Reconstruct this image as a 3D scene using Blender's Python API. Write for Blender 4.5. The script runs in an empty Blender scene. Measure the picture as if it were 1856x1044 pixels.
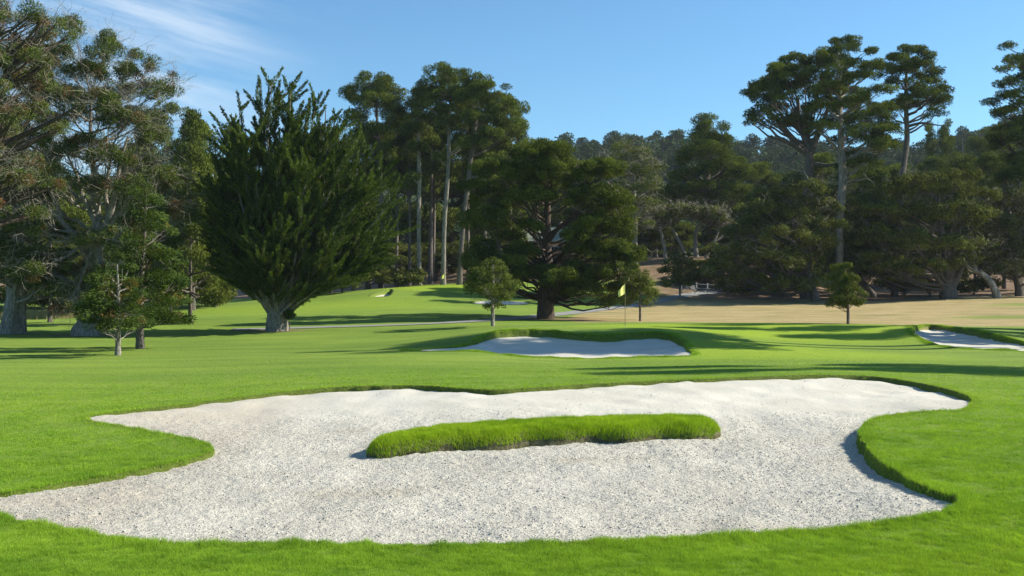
import bpy, math
import numpy as np
from math import radians, pi
F = 1800.0; CX = 928.0; CY = 522.0; EYE = 3.0
C = bpy.context.scene.collection
rad = np.radians

# ------------------------------------------------------------------ helpers
def mesh(name, V, Fc, mats, midx=None, tint=None, smooth=False):
    """V (n,3); Fc = list of int arrays (m,k)"""
    me = bpy.data.meshes.new(name)
    V = np.asarray(V, dtype=np.float32)
    if not isinstance(Fc, list): Fc = [Fc]
    Fc = [np.asarray(f, dtype=np.int32) for f in Fc if len(f)]
    me.vertices.add(len(V)); me.vertices.foreach_set('co', V.ravel())
    loops = np.concatenate([f.ravel() for f in Fc])
    tot = np.concatenate([np.full(len(f), f.shape[1], dtype=np.int32) for f in Fc])
    st = np.concatenate([[0], np.cumsum(tot)[:-1]]).astype(np.int32)
    me.loops.add(len(loops)); me.loops.foreach_set('vertex_index', loops)
    me.polygons.add(len(tot)); me.polygons.foreach_set('loop_start', st)
    me.polygons.foreach_set('loop_total', tot)
    if midx is not None: me.polygons.foreach_set('material_index', np.asarray(midx, dtype=np.int32))
    if smooth: me.polygons.foreach_set('use_smooth', np.ones(len(tot), dtype=bool))
    for m in (mats if isinstance(mats, (list, tuple)) else [mats]): me.materials.append(m)
    if tint is not None:
        a = me.attributes.new('tint', 'FLOAT_VECTOR', 'FACE')
        a.data.foreach_set('vector', np.asarray(tint, dtype=np.float32).ravel())
    me.update(calc_edges=True)
    return me

def add_attr(me, name, vals):
    a = me.attributes.new(name, 'FLOAT', 'POINT'); a.data.foreach_set('value', np.asarray(vals, dtype=np.float32))

def obj(name, me, parent=None):
    o = bpy.data.objects.new(name, me); C.objects.link(o)
    if parent: o.parent = parent
    return o

def tag(o, label=None, cat=None, group=None, kind=None):
    if label: o['label'] = label
    if cat: o['category'] = cat
    if group: o['group'] = group
    if kind: o['kind'] = kind
    return o

def thing(name, label, cat, loc, group=None, rz=0.0):
    o = bpy.data.objects.new(name, None); C.objects.link(o)
    o.empty_display_size = 0.3
    o.location = loc; o.rotation_euler = (0, 0, rz)
    return tag(o, label, cat, group)

def dup(root, loc, sc, rz, label, group=None):
    r = root.copy(); C.objects.link(r); r.location = loc; r.scale = sc; r.rotation_euler = (0, 0, rz)
    r['label'] = label
    if group: r['group'] = group
    for ch in list(root.children):
        c = ch.copy(); C.objects.link(c); c.parent = r
    return r

def nrm(a): return a / (np.linalg.norm(a, axis=-1, keepdims=True) + 1e-9)

def tubes(P, R, sides):
    """P (m,n,3) R (m,n) -> verts, quads"""
    P = np.asarray(P, float); R = np.asarray(R, float)
    if P.ndim == 2: P = P[None]; R = R[None]
    m, n, _ = P.shape
    T = np.empty_like(P); T[:, 1:-1] = P[:, 2:] - P[:, :-2]; T[:, 0] = P[:, 1] - P[:, 0]; T[:, -1] = P[:, -1] - P[:, -2]
    T = nrm(T)
    up = np.where(np.abs(nrm(P[:, -1] - P[:, 0])[:, 2:3]) > 0.75, np.array([[1., 0, 0]]), np.array([[0., 0, 1]]))[:, None, :]
    A = nrm(np.cross(T, np.broadcast_to(up, T.shape))); B = np.cross(T, A)
    th = np.arange(sides) * 2 * pi / sides
    V = P[:, :, None, :] + R[:, :, None, None] * (np.cos(th)[None, None, :, None] * A[:, :, None, :] + np.sin(th)[None, None, :, None] * B[:, :, None, :])
    idx = np.arange(m * n * sides).reshape(m, n, sides)
    a = idx[:, :-1]; b = idx[:, 1:]
    Q = np.stack([a, np.roll(a, -1, 2), np.roll(b, -1, 2), b], -1).reshape(-1, 4)
    return V.reshape(-1, 3), Q

def join(parts):
    Vs, Fs, off = [], [], 0
    for V, Q in parts:
        Vs.append(V); Fs.append(Q + off); off += len(V)
    return np.concatenate(Vs), np.concatenate(Fs)

def curves(A, B, n, rng, bow=0.12, lift=0.0, jit=0.03):
    A = np.asarray(A, float); B = np.asarray(B, float)
    L = np.linalg.norm(B - A, axis=1)[:, None]
    M = (A + B) / 2 + rng.normal(0, 1, A.shape) * L * bow; M[:, 2] -= lift * L[:, 0]
    t = np.linspace(0, 1, n)[None, :, None]
    P = (1 - t) ** 2 * A[:, None] + 2 * t * (1 - t) * M[:, None] + t ** 2 * B[:, None]
    J = rng.normal(0, 1, P.shape) * L[:, :, None] * jit; J[:, 0] = 0; J[:, -1] = 0
    return P + J

def leaf_quads(Cn, D, L, W, rng, Nh=None):
    n = len(Cn); L = np.broadcast_to(L, (n,))[:, None]; W = np.broadcast_to(W, (n,))[:, None]
    w = nrm(np.cross(D, rng.normal(0, 1, (n, 3)) if Nh is None else Nh))
    tip = Cn + D * L; mid = Cn + D * L * 0.5
    V = np.stack([Cn, mid + w * W * 0.5, tip, mid - w * W * 0.5], 1).reshape(-1, 3)
    return V, np.arange(4 * n).reshape(n, 4)

def sph(n, rng): return nrm(rng.normal(0, 1, (n, 3)))

# ------------------------------------------------------------------ materials
def newmat(name):
    m = bpy.data.materials.new(name); m.use_nodes = True
    nt = m.node_tree; nt.nodes.clear()
    o = nt.nodes.new('ShaderNodeOutputMaterial')
    return m, nt, o
def N(nt, t, **k):
    n = nt.nodes.new(t)
    for a, b in k.items(): setattr(n, a, b)
    return n
def noise(nt, scale, detail=3.0, rough=0.55, vec=None):
    n = N(nt, 'ShaderNodeTexNoise'); n.inputs['Scale'].default_value = scale
    n.inputs['Detail'].default_value = detail; n.inputs['Roughness'].default_value = rough
    if vec is not None: nt.links.new(vec, n.inputs['Vector'])
    return n
def coords(nt, scale=(1, 1, 1)):
    tc = N(nt, 'ShaderNodeTexCoord'); mp = N(nt, 'ShaderNodeMapping'); mp.inputs['Scale'].default_value = scale
    nt.links.new(tc.outputs['Object'], mp.inputs['Vector']); return mp.outputs['Vector']
def ramp(nt, fac, stops):
    r = N(nt, 'ShaderNodeValToRGB'); e = r.color_ramp.elements
    while len(e) < len(stops): e.new(0.5)
    for el, (p, c) in zip(e, stops): el.position = p; el.color = (*c, 1) if len(c) == 3 else c
    nt.links.new(fac, r.inputs['Fac']); return r.outputs['Color']
def mix(nt, fac, a, b, blend='MIX'):
    m = N(nt, 'ShaderNodeMix', data_type='RGBA', blend_type=blend)
    for s, v in ((m.inputs[0], fac), (m.inputs[6], a), (m.inputs[7], b)):
        if isinstance(v, (int, float)): s.default_value = v
        elif isinstance(v, tuple): s.default_value = (*v, 1)
        else: nt.links.new(v, s)
    return m.outputs[2]
def mth(nt, op, a, b=None):
    m = N(nt, 'ShaderNodeMath', operation=op)
    for i, v in enumerate((a, b)):
        if v is None: continue
        if isinstance(v, (int, float)): m.inputs[i].default_value = v
        else: nt.links.new(v, m.inputs[i])
    return m.outputs[0]
def attr(nt, name, out='Fac'):
    a = N(nt, 'ShaderNodeAttribute', attribute_name=name); return a.outputs[out]
def maprange(nt, v, a, b, c=0.0, d=1.0, smooth=True):
    m = N(nt, 'ShaderNodeMapRange', interpolation_type='SMOOTHSTEP' if smooth else 'LINEAR')
    nt.links.new(v, m.inputs[0]); m.inputs[1].default_value = a; m.inputs[2].default_value = b
    m.inputs[3].default_value = c; m.inputs[4].default_value = d; return m.outputs[0]
def bump(nt, h, strength, dist):
    b = N(nt, 'ShaderNodeBump'); b.inputs['Strength'].default_value = strength; b.inputs['Distance'].default_value = dist
    nt.links.new(h, b.inputs['Height']); return b.outputs['Normal']
def princ(nt, o, col, rough=0.85, normal=None, spec=0.2):
    p = N(nt, 'ShaderNodeBsdfPrincipled')
    if isinstance(col, tuple): p.inputs['Base Color'].default_value = (*col, 1)
    else: nt.links.new(col, p.inputs['Base Color'])
    p.inputs['Roughness'].default_value = rough; p.inputs['Specular IOR Level'].default_value = spec
    if normal is not None: nt.links.new(normal, p.inputs['Normal'])
    if o is not None: nt.links.new(p.outputs[0], o.inputs['Surface'])
    return p

def leaf_mat(name, dark, light, rust=(0.16, 0.085, 0.04), trans=0.20, spec=0.04):
    m, nt, o = newmat(name)
    t = attr(nt, 'tint', 'Vector'); sx = N(nt, 'ShaderNodeSeparateXYZ'); nt.links.new(t, sx.inputs[0])
    f = mth(nt, 'ADD', mth(nt, 'MULTIPLY', sx.outputs[0], 0.45), mth(nt, 'MULTIPLY', sx.outputs[1], 0.55))
    col = mix(nt, sx.outputs[2], mix(nt, f, dark, light), rust)
    p = princ(nt, None, col, 0.8, None, spec)
    tr = N(nt, 'ShaderNodeBsdfTranslucent'); nt.links.new(mix(nt, 1.0, col, (1.3, 1.25, 0.5), 'MULTIPLY'), tr.inputs['Color'])
    ms = N(nt, 'ShaderNodeMixShader'); ms.inputs[0].default_value = trans
    nt.links.new(p.outputs[0], ms.inputs[1]); nt.links.new(tr.outputs[0], ms.inputs[2]); nt.links.new(ms.outputs[0], o.inputs['Surface'])
    return m

def bark_mat(name, a, b, scale=3.0):
    m, nt, o = newmat(name)
    v = coords(nt, (1, 1, 0.22)); n1 = noise(nt, scale * 2.2, 6, 0.7, v); n2 = noise(nt, scale * 9, 3, 0.6, v)
    col = ramp(nt, n1.outputs[0], [(0.3, a), (0.7, b)])
    col = mix(nt, maprange(nt, n2.outputs[0], 0.35, 0.6, 0.5, 0.0), col, tuple(x * 0.35 for x in a))
    princ(nt, o, col, 0.9, bump(nt, n1.outputs[0], 0.9, 0.12), 0.1); return m

M = {}
M['pine'] = leaf_mat('pine_needles', (0.013, 0.026, 0.007), (0.165, 0.205, 0.034))
M['pine_far'] = leaf_mat('pine_needles_distant', (0.020, 0.036, 0.013), (0.062, 0.088, 0.026))
M['cypress'] = leaf_mat('cypress_sprays', (0.013, 0.030, 0.007), (0.130, 0.185, 0.030))
M['oak'] = leaf_mat('oak_leaves', (0.014, 0.026, 0.008), (0.175, 0.195, 0.040))
M['young'] = leaf_mat('young_leaves', (0.050, 0.075, 0.015), (0.130, 0.155, 0.035), trans=0.3)
M['redwood'] = leaf_mat('redwood_needles', (0.026, 0.052, 0.012), (0.085, 0.125, 0.022), rust=(0.17, 0.11, 0.03))
M['oldpine'] = leaf_mat('old_pine_needles', (0.034, 0.056, 0.014), (0.140, 0.180, 0.040), rust=(0.17, 0.075, 0.045))
M['hill'] = leaf_mat('hill_foliage', (0.022, 0.042, 0.018), (0.070, 0.100, 0.036), trans=0.1)
M['bark_pale'] = bark_mat('pale_bark', (0.10, 0.088, 0.072), (0.46, 0.42, 0.36))
M['bark_grey'] = bark_mat('grey_bark', (0.085, 0.07, 0.06), (0.23, 0.20, 0.175))
M['bark_dark'] = bark_mat('dark_bark', (0.06, 0.045, 0.035), (0.15, 0.115, 0.09))
M['twig'] = bark_mat('lichen_twigs', (0.26, 0.24, 0.18), (0.48, 0.44, 0.36), 6)
def simple(name, col, rough=0.7, var=0.25, scale=4.0):
    m, nt, o = newmat(name); n = noise(nt, scale, 5, 0.6, coords(nt))
    c = ramp(nt, n.outputs[0], [(0.3, tuple(x * (1 - var) for x in col)), (0.7, tuple(min(1, x * (1 + var)) for x in col))])
    princ(nt, o, c, rough); return m

# ------------------------------------------------------------------ terrain
def W(px, py, d): return ((px - CX) / F * d, d, EYE + (CY - py) / F * d)
CP = [W(*p) for p in [
 (100,800,19.4),(380,815,18.4),(160,757,22),(60,700,29),(400,700,28),(-200,700,28),
 (620,700,26.5),(905,703,25.5),(1200,688,27),(1500,678,28.5),(1762,720,24),(1856,700,27),
 (1600,768,20),(1750,898,13.8),(1850,800,17.5),(1650,955,12.5),
 (928,660,35),(1400,650,37),(1856,660,35),(500,650,38),(100,650,40),(-200,650,40),(2200,650,38),
 (740,634,41),(860,634,40.5),(1000,648,39.5),(1240,642,40),
 (780,622,45),(900,601,45.5),(1060,607,45.5),(1190,603,46),(1300,622,44),
 (1133,591,52),(1400,587,57),(1400,615,48),(1250,588,57),(1000,592,56),(820,600,56),
 (1560,600,52),(1690,596,52),(1770,603,51),(1680,632,46.5),(1856,640,44),(1900,622,50),(1856,603,56),
 (1300,584,72),(1500,583,75),(1537,588,70),(1160,582,75),(1800,584,75),
 (1200,575,85),(1500,575,86),(1800,572,86),(1200,550,105),(1500,547,108),(1800,545,106),(1400,532,125),(1750,535,120),
 (988,578,80),(893,591,60),
 (502,600,65),(155,608,62),(22,605,62),(300,587,75),(300,566,95),(420,555,105),(600,546,105),(600,580,78),
 (700,526,112),(830,519,118),(760,560,90),(830,571,82),(920,560,95),(1050,548,108),(100,572,95),(0,582,85),
 (1250,522,124),(1230,470,140),(1330,470,142),(1500,526,145),(1856,522,140),(400,535,150),(700,522,150)]]
CP += [(0,0,0),(-20,0,0),(20,0,0),(0,-30,0),(0,10.3,0),(-6,10.3,0),(6,10.3,0),(0,13,0),(-60,10,0.3),(60,10,0.3),(-60,40,0.3),(60,40,0.6),
       (-80,80,0.8),(80,80,1.2),(-100,140,3.0),(0,150,6.0),(100,150,5),(-60,170,5),(0,190,9),(60,175,7),(140,190,8),(-150,190,6)]
CP = np.array(CP)
def _phi(r2): return np.sqrt(r2 + 9.0)
_XY = CP[:, :2]; n_ = len(CP)
_A = np.zeros((n_ + 3, n_ + 3)); _A[:n_, :n_] = _phi(((_XY[:, None] - _XY[None]) ** 2).sum(-1)); _A[:n_, :n_] -= np.eye(n_) * 0.05
_A[:n_, n_] = 1; _A[:n_, n_ + 1:] = _XY; _A[n_:, :n_] = _A[:n_, n_:].T
_w = np.linalg.solve(_A, np.concatenate([CP[:, 2], [0, 0, 0]]))
def sstep(t): t = np.clip(t, 0, 1); return t * t * (3 - 2 * t)
HPX = np.array([-4000, 0, 700, 950, 1100, 1250, 1400, 1550, 1700, 1850, 2100, 6000])
HZ = np.array([36, 40, 44, 50, 56, 58, 56, 54, 58, 68, 80, 60.])
def base_z(x, y):
    x = np.asarray(x, float); y = np.asarray(y, float); sh = x.shape; x = x.ravel(); y = y.ravel()
    out = np.empty_like(x)
    for i in range(0, len(x), 100000):
        xs, ys = x[i:i + 100000], y[i:i + 100000]
        near = np.full(len(xs), 0.0)
        k = (ys < 230) & (np.abs(xs) < 260)
        if k.any():
            r2 = (xs[k][:, None] - _XY[:, 0]) ** 2 + (ys[k][:, None] - _XY[:, 1]) ** 2
            near[k] = _phi(r2) @ _w[:n_] + _w[n_] + xs[k] * _w[n_ + 1] + ys[k] * _w[n_ + 2]
        px = CX + F * xs / np.maximum(ys, 60)
        far = 5 + np.interp(px, HPX, HZ) * sstep((ys - 160) / 330.) * (1 - 0.5 * sstep((ys - 560) / 500.))
        far += 3.0 * np.sin(xs * 0.021 + 1) * np.sin(ys * 0.017) * sstep((ys - 170) / 100)
        f = np.maximum(sstep((ys - 165) / 60.), sstep((np.abs(xs) - 130) / 110.))
        f = np.where((ys < 165), sstep((np.abs(xs) - 130) / 110.), f)
        far = np.where(ys < 165, 1.0 + 4 * sstep((ys - 40) / 120), far)
        out[i:i + 100000] = near * (1 - f) + far * f
    return out.reshape(sh)

def hit(px, py, off=0.0):
    ds = np.arange(6, 200, 0.05)
    x = (px - CX) / F * ds; z = EYE + (CY - py) / F * ds
    g = hit.cache.get(px)
    if g is None: g = hit.cache[px] = base_z(x, ds)
    k = np.argmax(z < g - off)
    return np.array([x[k], ds[k], g[k] - off])
hit.cache = {}

def catmull(P, per):
    P = np.asarray(P); n = len(P); t = np.linspace(0, 1, per, endpoint=False)[:, None]; o = []
    for i in range(n):
        a, b, c, d = P[i - 1], P[i], P[(i + 1) % n], P[(i + 2) % n]
        o.append(0.5 * (2 * b + (c - a) * t + (2 * a - 5 * b + 4 * c - d) * t ** 2 + (3 * b - a - 3 * c + d) * t ** 3))
    return np.concatenate(o)

def sdf(x, y, poly):
    """positive outside"""
    sh = x.shape; x = x.ravel(); y = y.ravel(); res = np.full(len(x), 50.0)
    mn = poly[:, :2].min(0) - 4; mx = poly[:, :2].max(0) + 4
    k = np.where((x > mn[0]) & (x < mx[0]) & (y > mn[1]) & (y < mx[1]))[0]
    a = poly[:, :2]; b = np.roll(a, -1, 0); ab = b - a; l2 = (ab ** 2).sum(1) + 1e-12
    for i in range(0, len(k), 20000):
        kk = k[i:i + 20000]; X = x[kk][:, None]; Y = y[kk][:, None]
        t = np.clip(((X - a[:, 0]) * ab[:, 0] + (Y - a[:, 1]) * ab[:, 1]) / l2, 0, 1)
        dd = np.sqrt(((X - a[:, 0] - t * ab[:, 0]) ** 2 + (Y - a[:, 1] - t * ab[:, 1]) ** 2).min(1))
        cr = ((a[:, 1] > Y) != (b[:, 1] > Y)) & (X < (b[:, 0] - a[:, 0]) * (Y - a[:, 1]) / (b[:, 1] - a[:, 1] + 1e-12) + a[:, 0])
        ins = cr.sum(1) % 2 == 1
        res[kk] = np.where(ins, -dd, dd)
    return res.reshape(sh)

class Bunker: pass
def bunker(pts, per, lipw, sag, sagw, pw=1.3):
    o = Bunker(); P = []
    for px, py, lip, k in pts:
        if k == 'b' and py > 655: lip *= .65
        h = hit(px, py, lip if k == 'b' else 0.0)
        P.append([h[0], h[1], (h[2] if k == 'b' else h[2] - lip)])
    o.key = np.array(P); o.poly = catmull(o.key, per); rj = np.random.default_rng(len(pts)); mj = len(o.poly); o.poly[:, 2] += rj.normal(0, .012 if lipw < .2 else 0, mj); o.poly[:, :2] += rj.normal(0, .022 if lipw < .2 else .03, (mj, 2)) * (lipw < .3); o.lipw = lipw; o.sag = sag; o.sagw = sagw; o.pw = pw
    return o
def sand_z(b, x, y, s):
    sh = x.shape; X = x.ravel(); Y = y.ravel(); out = np.empty(len(X)); P = b.poly
    for i in range(0, len(X), 20000):
        d2 = (X[i:i + 20000, None] - P[:, 0]) ** 2 + (Y[i:i + 20000, None] - P[:, 1]) ** 2
        w = 1 / (d2 + 0.01) ** b.pw; out[i:i + 20000] = (w * P[:, 2]).sum(1) / w.sum(1)
    return out.reshape(sh) - b.sag * sstep(-s / b.sagw)

B1 = bunker([(160,760,.04,'f'),(230,749,.06,'b'),(330,739,.08,'b'),(430,727,.10,'b'),(530,716,.13,'b'),(620,709,.15,'b'),(700,707,.15,'b'),(760,706,.14,'b'),
 (830,710,.13,'b'),(905,714,.13,'b'),(1000,708,.13,'b'),(1100,701,.12,'b'),(1200,696,.12,'b'),(1300,692,.12,'b'),(1400,688,.12,'b'),(1500,686,.13,'b'),(1580,689,.15,'b'),
 (1650,700,.18,'b'),(1720,716,.2,'b'),(1762,731,.16,'b'),(1745,742,.08,'f'),(1690,745,.1,'f'),(1620,752,.16,'f'),(1580,761,.13,'f'),(1560,779,.21,'f'),(1564,800,.21,'f'),
 (1590,832,.17,'f'),(1640,866,.13,'f'),(1690,890,.10,'f'),(1740,912,.12,'f'),(1700,931,.06,'f'),(1600,950,.05,'f'),(1480,962,.05,'f'),(1300,974,.05,'f'),(1100,983,.05,'f'),
 (900,988,.05,'f'),(700,989,.05,'f'),(500,986,.05,'f'),(330,989,.05,'f'),(270,986,.05,'f'),(200,975,.05,'f'),(120,962,.05,'f'),(60,951,.05,'f'),(20,944,.05,'f'),(-10,931,.05,'f'),
 (-90,918,.05,'f'),(-80,905,.05,'f'),(0,896,.05,'f'),(60,887,.06,'f'),(150,872,.06,'f'),(250,854,.06,'f'),(330,838,.06,'f'),(375,824,.06,'f'),(383,811,.06,'f'),(360,798,.05,'f'),(300,787,.04,'f'),(235,775,.04,'f')],
 5, 0.10, 0.06, 2.5)
B2 = bunker([(740,635,.02,'f'),(800,637,.03,'f'),(860,636,.04,'f'),(905,641,.04,'f'),(950,646,.04,'f'),(1000,648,.04,'f'),(1060,650,.04,'f'),(1110,649,.04,'f'),(1170,647,.04,'f'),
 (1220,646,.04,'f'),(1254,643,.06,'f'),(1240,630,.25,'b'),(1215,618,.3,'b'),(1185,614,.3,'b'),(1145,615,.3,'b'),(1090,619,.3,'b'),(1045,617,.3,'b'),(1000,611,.3,'b'),(950,609,.3,'b'),
 (905,611,.28,'b'),(880,616,.2,'b'),(855,626,.1,'b'),(830,630,.04,'b'),(780,633,.02,'b')], 4, 0.22, 0.12, .8, .8)
B3 = bunker([(1652,602,.25,'b'),(1672,598,.3,'b'),(1705,598,.3,'b'),(1745,604,.3,'b'),(1800,615,.28,'b'),(1856,626,.2,'b'),(1960,640,.1,'b'),(1960,648,.03,'f'),(1856,637,.03,'f'),
 (1800,634,.04,'f'),(1740,631,.04,'f'),(1700,625,.04,'f'),(1672,614,.05,'f')], 4, 0.22, 0.1, .8, .8)
B4 = bunker([(670,537,.25,'f'),(686,534,.35,'b'),(710,532.5,.5,'b'),(705,536,.3,'f')], 6, 0.35, 0.35, 1.0)
B5 = bunker([(853,548,.1,'f'),(875,545,.15,'b'),(915,546,.15,'b'),(957,548,.1,'b'),(950,551,.05,'f'),(905,552,.05,'f'),(870,551,.05,'f')], 5, 0.5, 0.05, 1.0)
BUNK = [B1, B2, B3, B4, B5]

# grass island in the first bunker: outline of its foot on the sand
def on_plane(px, py, z): d = (EYE - z) * F / (py - CY); return [(px - CX) / F * d, d, z]
ISL_Z = -0.02
isl = catmull(np.array([on_plane(*p, ISL_Z) for p in [(664,823),(690,826),(760,822),(830,818),(900,817),(960,812),(1020,811),(1080,807),(1140,809),(1200,804),(1260,804),(1300,799),
   (1306,793),(1280,787),(1200,785),(1100,787),(1000,790),(900,793),(800,798),(720,806),(675,815)]]), 5)
ISL_H = 0.31

def ground_z(x, y, dig=True, ret=False):
    b0 = base_z(x, y); z = b0.copy(); smin = np.full(x.shape, 50.0)
    si = sdf(x, y, isl)
    for b in BUNK:
        s = sdf(x, y, b.poly); k = s < 0.35
        smin = np.minimum(smin, s)
        if not k.any(): continue
        zs = sand_z(b, x[k], y[k], s[k])
        f = sstep(-s[k] / b.lipw)
        zz = z[k] + 0.012 * np.exp(-(s[k] / 0.25) ** 2)
        z[k] = np.minimum(zz * (1 - f) + (zs - 0.3) * f, zz)
        if b is B1:
            ii = si[k]; t = np.clip(-ii / 0.42, 0, 1)
            dome = zs - 0.05 + (ISL_H + 0.05) * np.sqrt(np.clip(1 - (1 - t) ** 2, 0, 1)) ** 0.8
            zk = z[k]; zk[ii < 0] = dome[ii < 0]; z[k] = zk
    if ret: return z, smin, si
    return z

def axis(segs):
    o = [segs[0][0]]
    for a, b, st0, st1 in segs:
        p = a
        while True:
            f = min(1, max(0, (p - a) / (b - a))); p += st0 + (st1 - st0) * f
            if p >= b - 0.3 * st1: break
            o.append(p)
        o.append(b)
    return np.array(o)
xp = axis([(0, 17, .06, .06), (17, 32, .15, .18), (32, 90, .4, 1.0), (90, 300, 2, 8), (300, 1500, 12, 80)])
xs = np.concatenate([-xp[:0:-1], xp])
ys = axis([(-60, 7, 6, .4), (7, 31, .05, .05), (31, 38, .1, .15), (38, 50, .08, .08), (50, 75, .2, .35), (75, 135, .4, .6), (135, 240, 1, 3), (240, 640, 4, 8), (640, 1600, 12, 80)])
GX, GY = np.meshgrid(xs, ys)
GZ, SM, SI = ground_z(GX, GY, ret=True)
GPX = CX + F * GX / np.maximum(GY, 5)
rngg = np.random.default_rng(5)
def wob(x, y, f, s=0): return np.sin(x * f + 1.3 + s) * np.cos(y * f * 0.83 - s) + 0.5 * np.sin(x * f * 2.3 - y * f * 1.9 + s)
# mown bright turf, dry field, leaf litter: real material regions on the ground
dry = sstep((GY - 66 - 1.5 * wob(GX, GY, .12)) / 4) * sstep((GPX - np.interp(GY, [60, 80, 100, 118], [1040, 1000, 1075, 1230]) - 12 * wob(GX, GY, .2)) / 30)
dry *= 1 - sstep((GY - 170) / 30)
patch = np.maximum(sstep(1.3 - np.hypot((GX - 41) / 5, (GY - 83) / 3.0)), sstep(1.2 - np.hypot((GX - 53) / 7, (GY - 99) / 3.5)))
dry *= 1 - 0.8 * patch
green = sstep(1.6 - 1.3 * np.hypot((GX - 12.5) / 13.0, (GY - 53) / 6.5)) + sstep(1.6 - 1.3 * np.hypot((GX - 10.5) / 8.0, (GY - 41) / 5.5)) * .8 + sstep(1.5 - 1.3 * np.hypot((GX + 8.5) / 9, (GY - 117) / 7)) + 0.45 * sstep(1.5 - 1.2 * np.hypot((GX + 20) / 16, (GY - 97) / 12))
green = np.clip(green, 0, 1) * (1 - dry)
litter = sstep((GY - 108 + 5 * wob(GX, GY, .1)) / 14) * sstep((GPX - 1150) / 60)
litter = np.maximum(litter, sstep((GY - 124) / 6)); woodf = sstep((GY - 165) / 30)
for tx, ty, r in [(-17.7, 62, 0), (-26.6, 62, 2.6), (-15.4, 65, 2.4), (2.7, 80, 5.0), (-31.2, 62, 2.0)]:
    litter = np.maximum(litter, 0.8 * sstep(1.3 - np.hypot(GX - tx, (GY - ty) * 1.3) / max(r, .1)))
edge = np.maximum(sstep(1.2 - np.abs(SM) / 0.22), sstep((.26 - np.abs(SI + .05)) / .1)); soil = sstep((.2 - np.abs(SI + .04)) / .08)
nx, ny = len(xs), len(ys)
ii = np.arange(nx * ny).reshape(ny, nx)
Q = np.stack([ii[:-1, :-1], ii[:-1, 1:], ii[1:, 1:], ii[1:, :-1]], -1).reshape(-1, 4)

def ground_mat():
    m, nt, o = newmat('turf')
    v = coords(nt); big = noise(nt, 0.10, 4, 0.6, v); med = noise(nt, 0.9, 4, 0.6, v); fine = noise(nt, 22, 4, 0.7, v); mow = noise(nt, 1.0, 3, 0.5, coords(nt, (0.12, 1.1, 1)))
    g = ramp(nt, big.outputs[0], [(0.3, (0.128, 0.210, 0.034)), (0.7, (0.198, 0.280, 0.046))])
    g = mix(nt, maprange(nt, mow.outputs[0], 0.35, 0.65), g, mix(nt, 1.0, g, (1.32, 1.22, 1.2), 'MULTIPLY'))
    g = mix(nt, attr(nt, 'green'), g, ramp(nt, med.outputs[0], [(0.3, (0.250, 0.355, 0.028)), (0.7, (0.305, 0.405, 0.034))]))
    g = mix(nt, maprange(nt, fine.outputs[0], 0.3, 0.7), mix(nt, 1.0, g, (0.62, 0.68, 0.6), 'MULTIPLY'), g)
    dn = noise(nt, 0.30, 7, 0.72, coords(nt, (0.6, 1.8, 1)))
    d = ramp(nt, dn.outputs[0], [(0.32, (0.17, 0.20, 0.06)), (0.44, (0.35, 0.28, 0.125)), (0.60, (0.46, 0.36, 0.18)), (0.8, (0.34, 0.30, 0.125))])
    d = mix(nt, maprange(nt, fine.outputs[0], 0.3, 0.7, 0.45, 0), d, (0.14, 0.10, 0.05))
    l = ramp(nt, med.outputs[0], [(0.3, (0.10, 0.062, 0.038)), (0.5, (0.19, 0.125, 0.08)), (0.7, (0.28, 0.20, 0.13))])
    dm = mth(nt, 'MULTIPLY', attr(nt, 'dry'), 1.0)
    col = mix(nt, dm, g, d)
    lm = mth(nt, 'MULTIPLY', attr(nt, 'litter'), maprange(nt, med.outputs[0], 0.25, 0.5, 0.55, 1.0))
    col = mix(nt, lm, col, l)
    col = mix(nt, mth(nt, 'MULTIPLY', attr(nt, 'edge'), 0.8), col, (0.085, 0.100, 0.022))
    col = mix(nt, attr(nt, 'soil'), col, ramp(nt, noise(nt, 9, 4, .6, v).outputs[0], [(0.35, (0.055, 0.055, 0.022)), (0.65, (0.15, 0.14, 0.075))]))
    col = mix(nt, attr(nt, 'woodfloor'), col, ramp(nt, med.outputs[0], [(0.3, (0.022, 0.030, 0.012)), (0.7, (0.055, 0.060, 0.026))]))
    h = mth(nt, 'ADD', fine.outputs[0], mth(nt, 'MULTIPLY', noise(nt, 6, 4, 0.6, v).outputs[0], 1.5))
    princ(nt, o, col, 0.9, bump(nt, h, 0.7, 0.05), 0.1); return m
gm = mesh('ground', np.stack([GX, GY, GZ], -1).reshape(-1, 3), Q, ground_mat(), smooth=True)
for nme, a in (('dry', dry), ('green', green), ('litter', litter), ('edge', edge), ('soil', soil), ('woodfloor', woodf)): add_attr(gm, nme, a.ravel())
tag(obj('ground', gm), 'rolling golf course turf with dry brown field beyond', 'ground', kind='structure')

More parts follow.
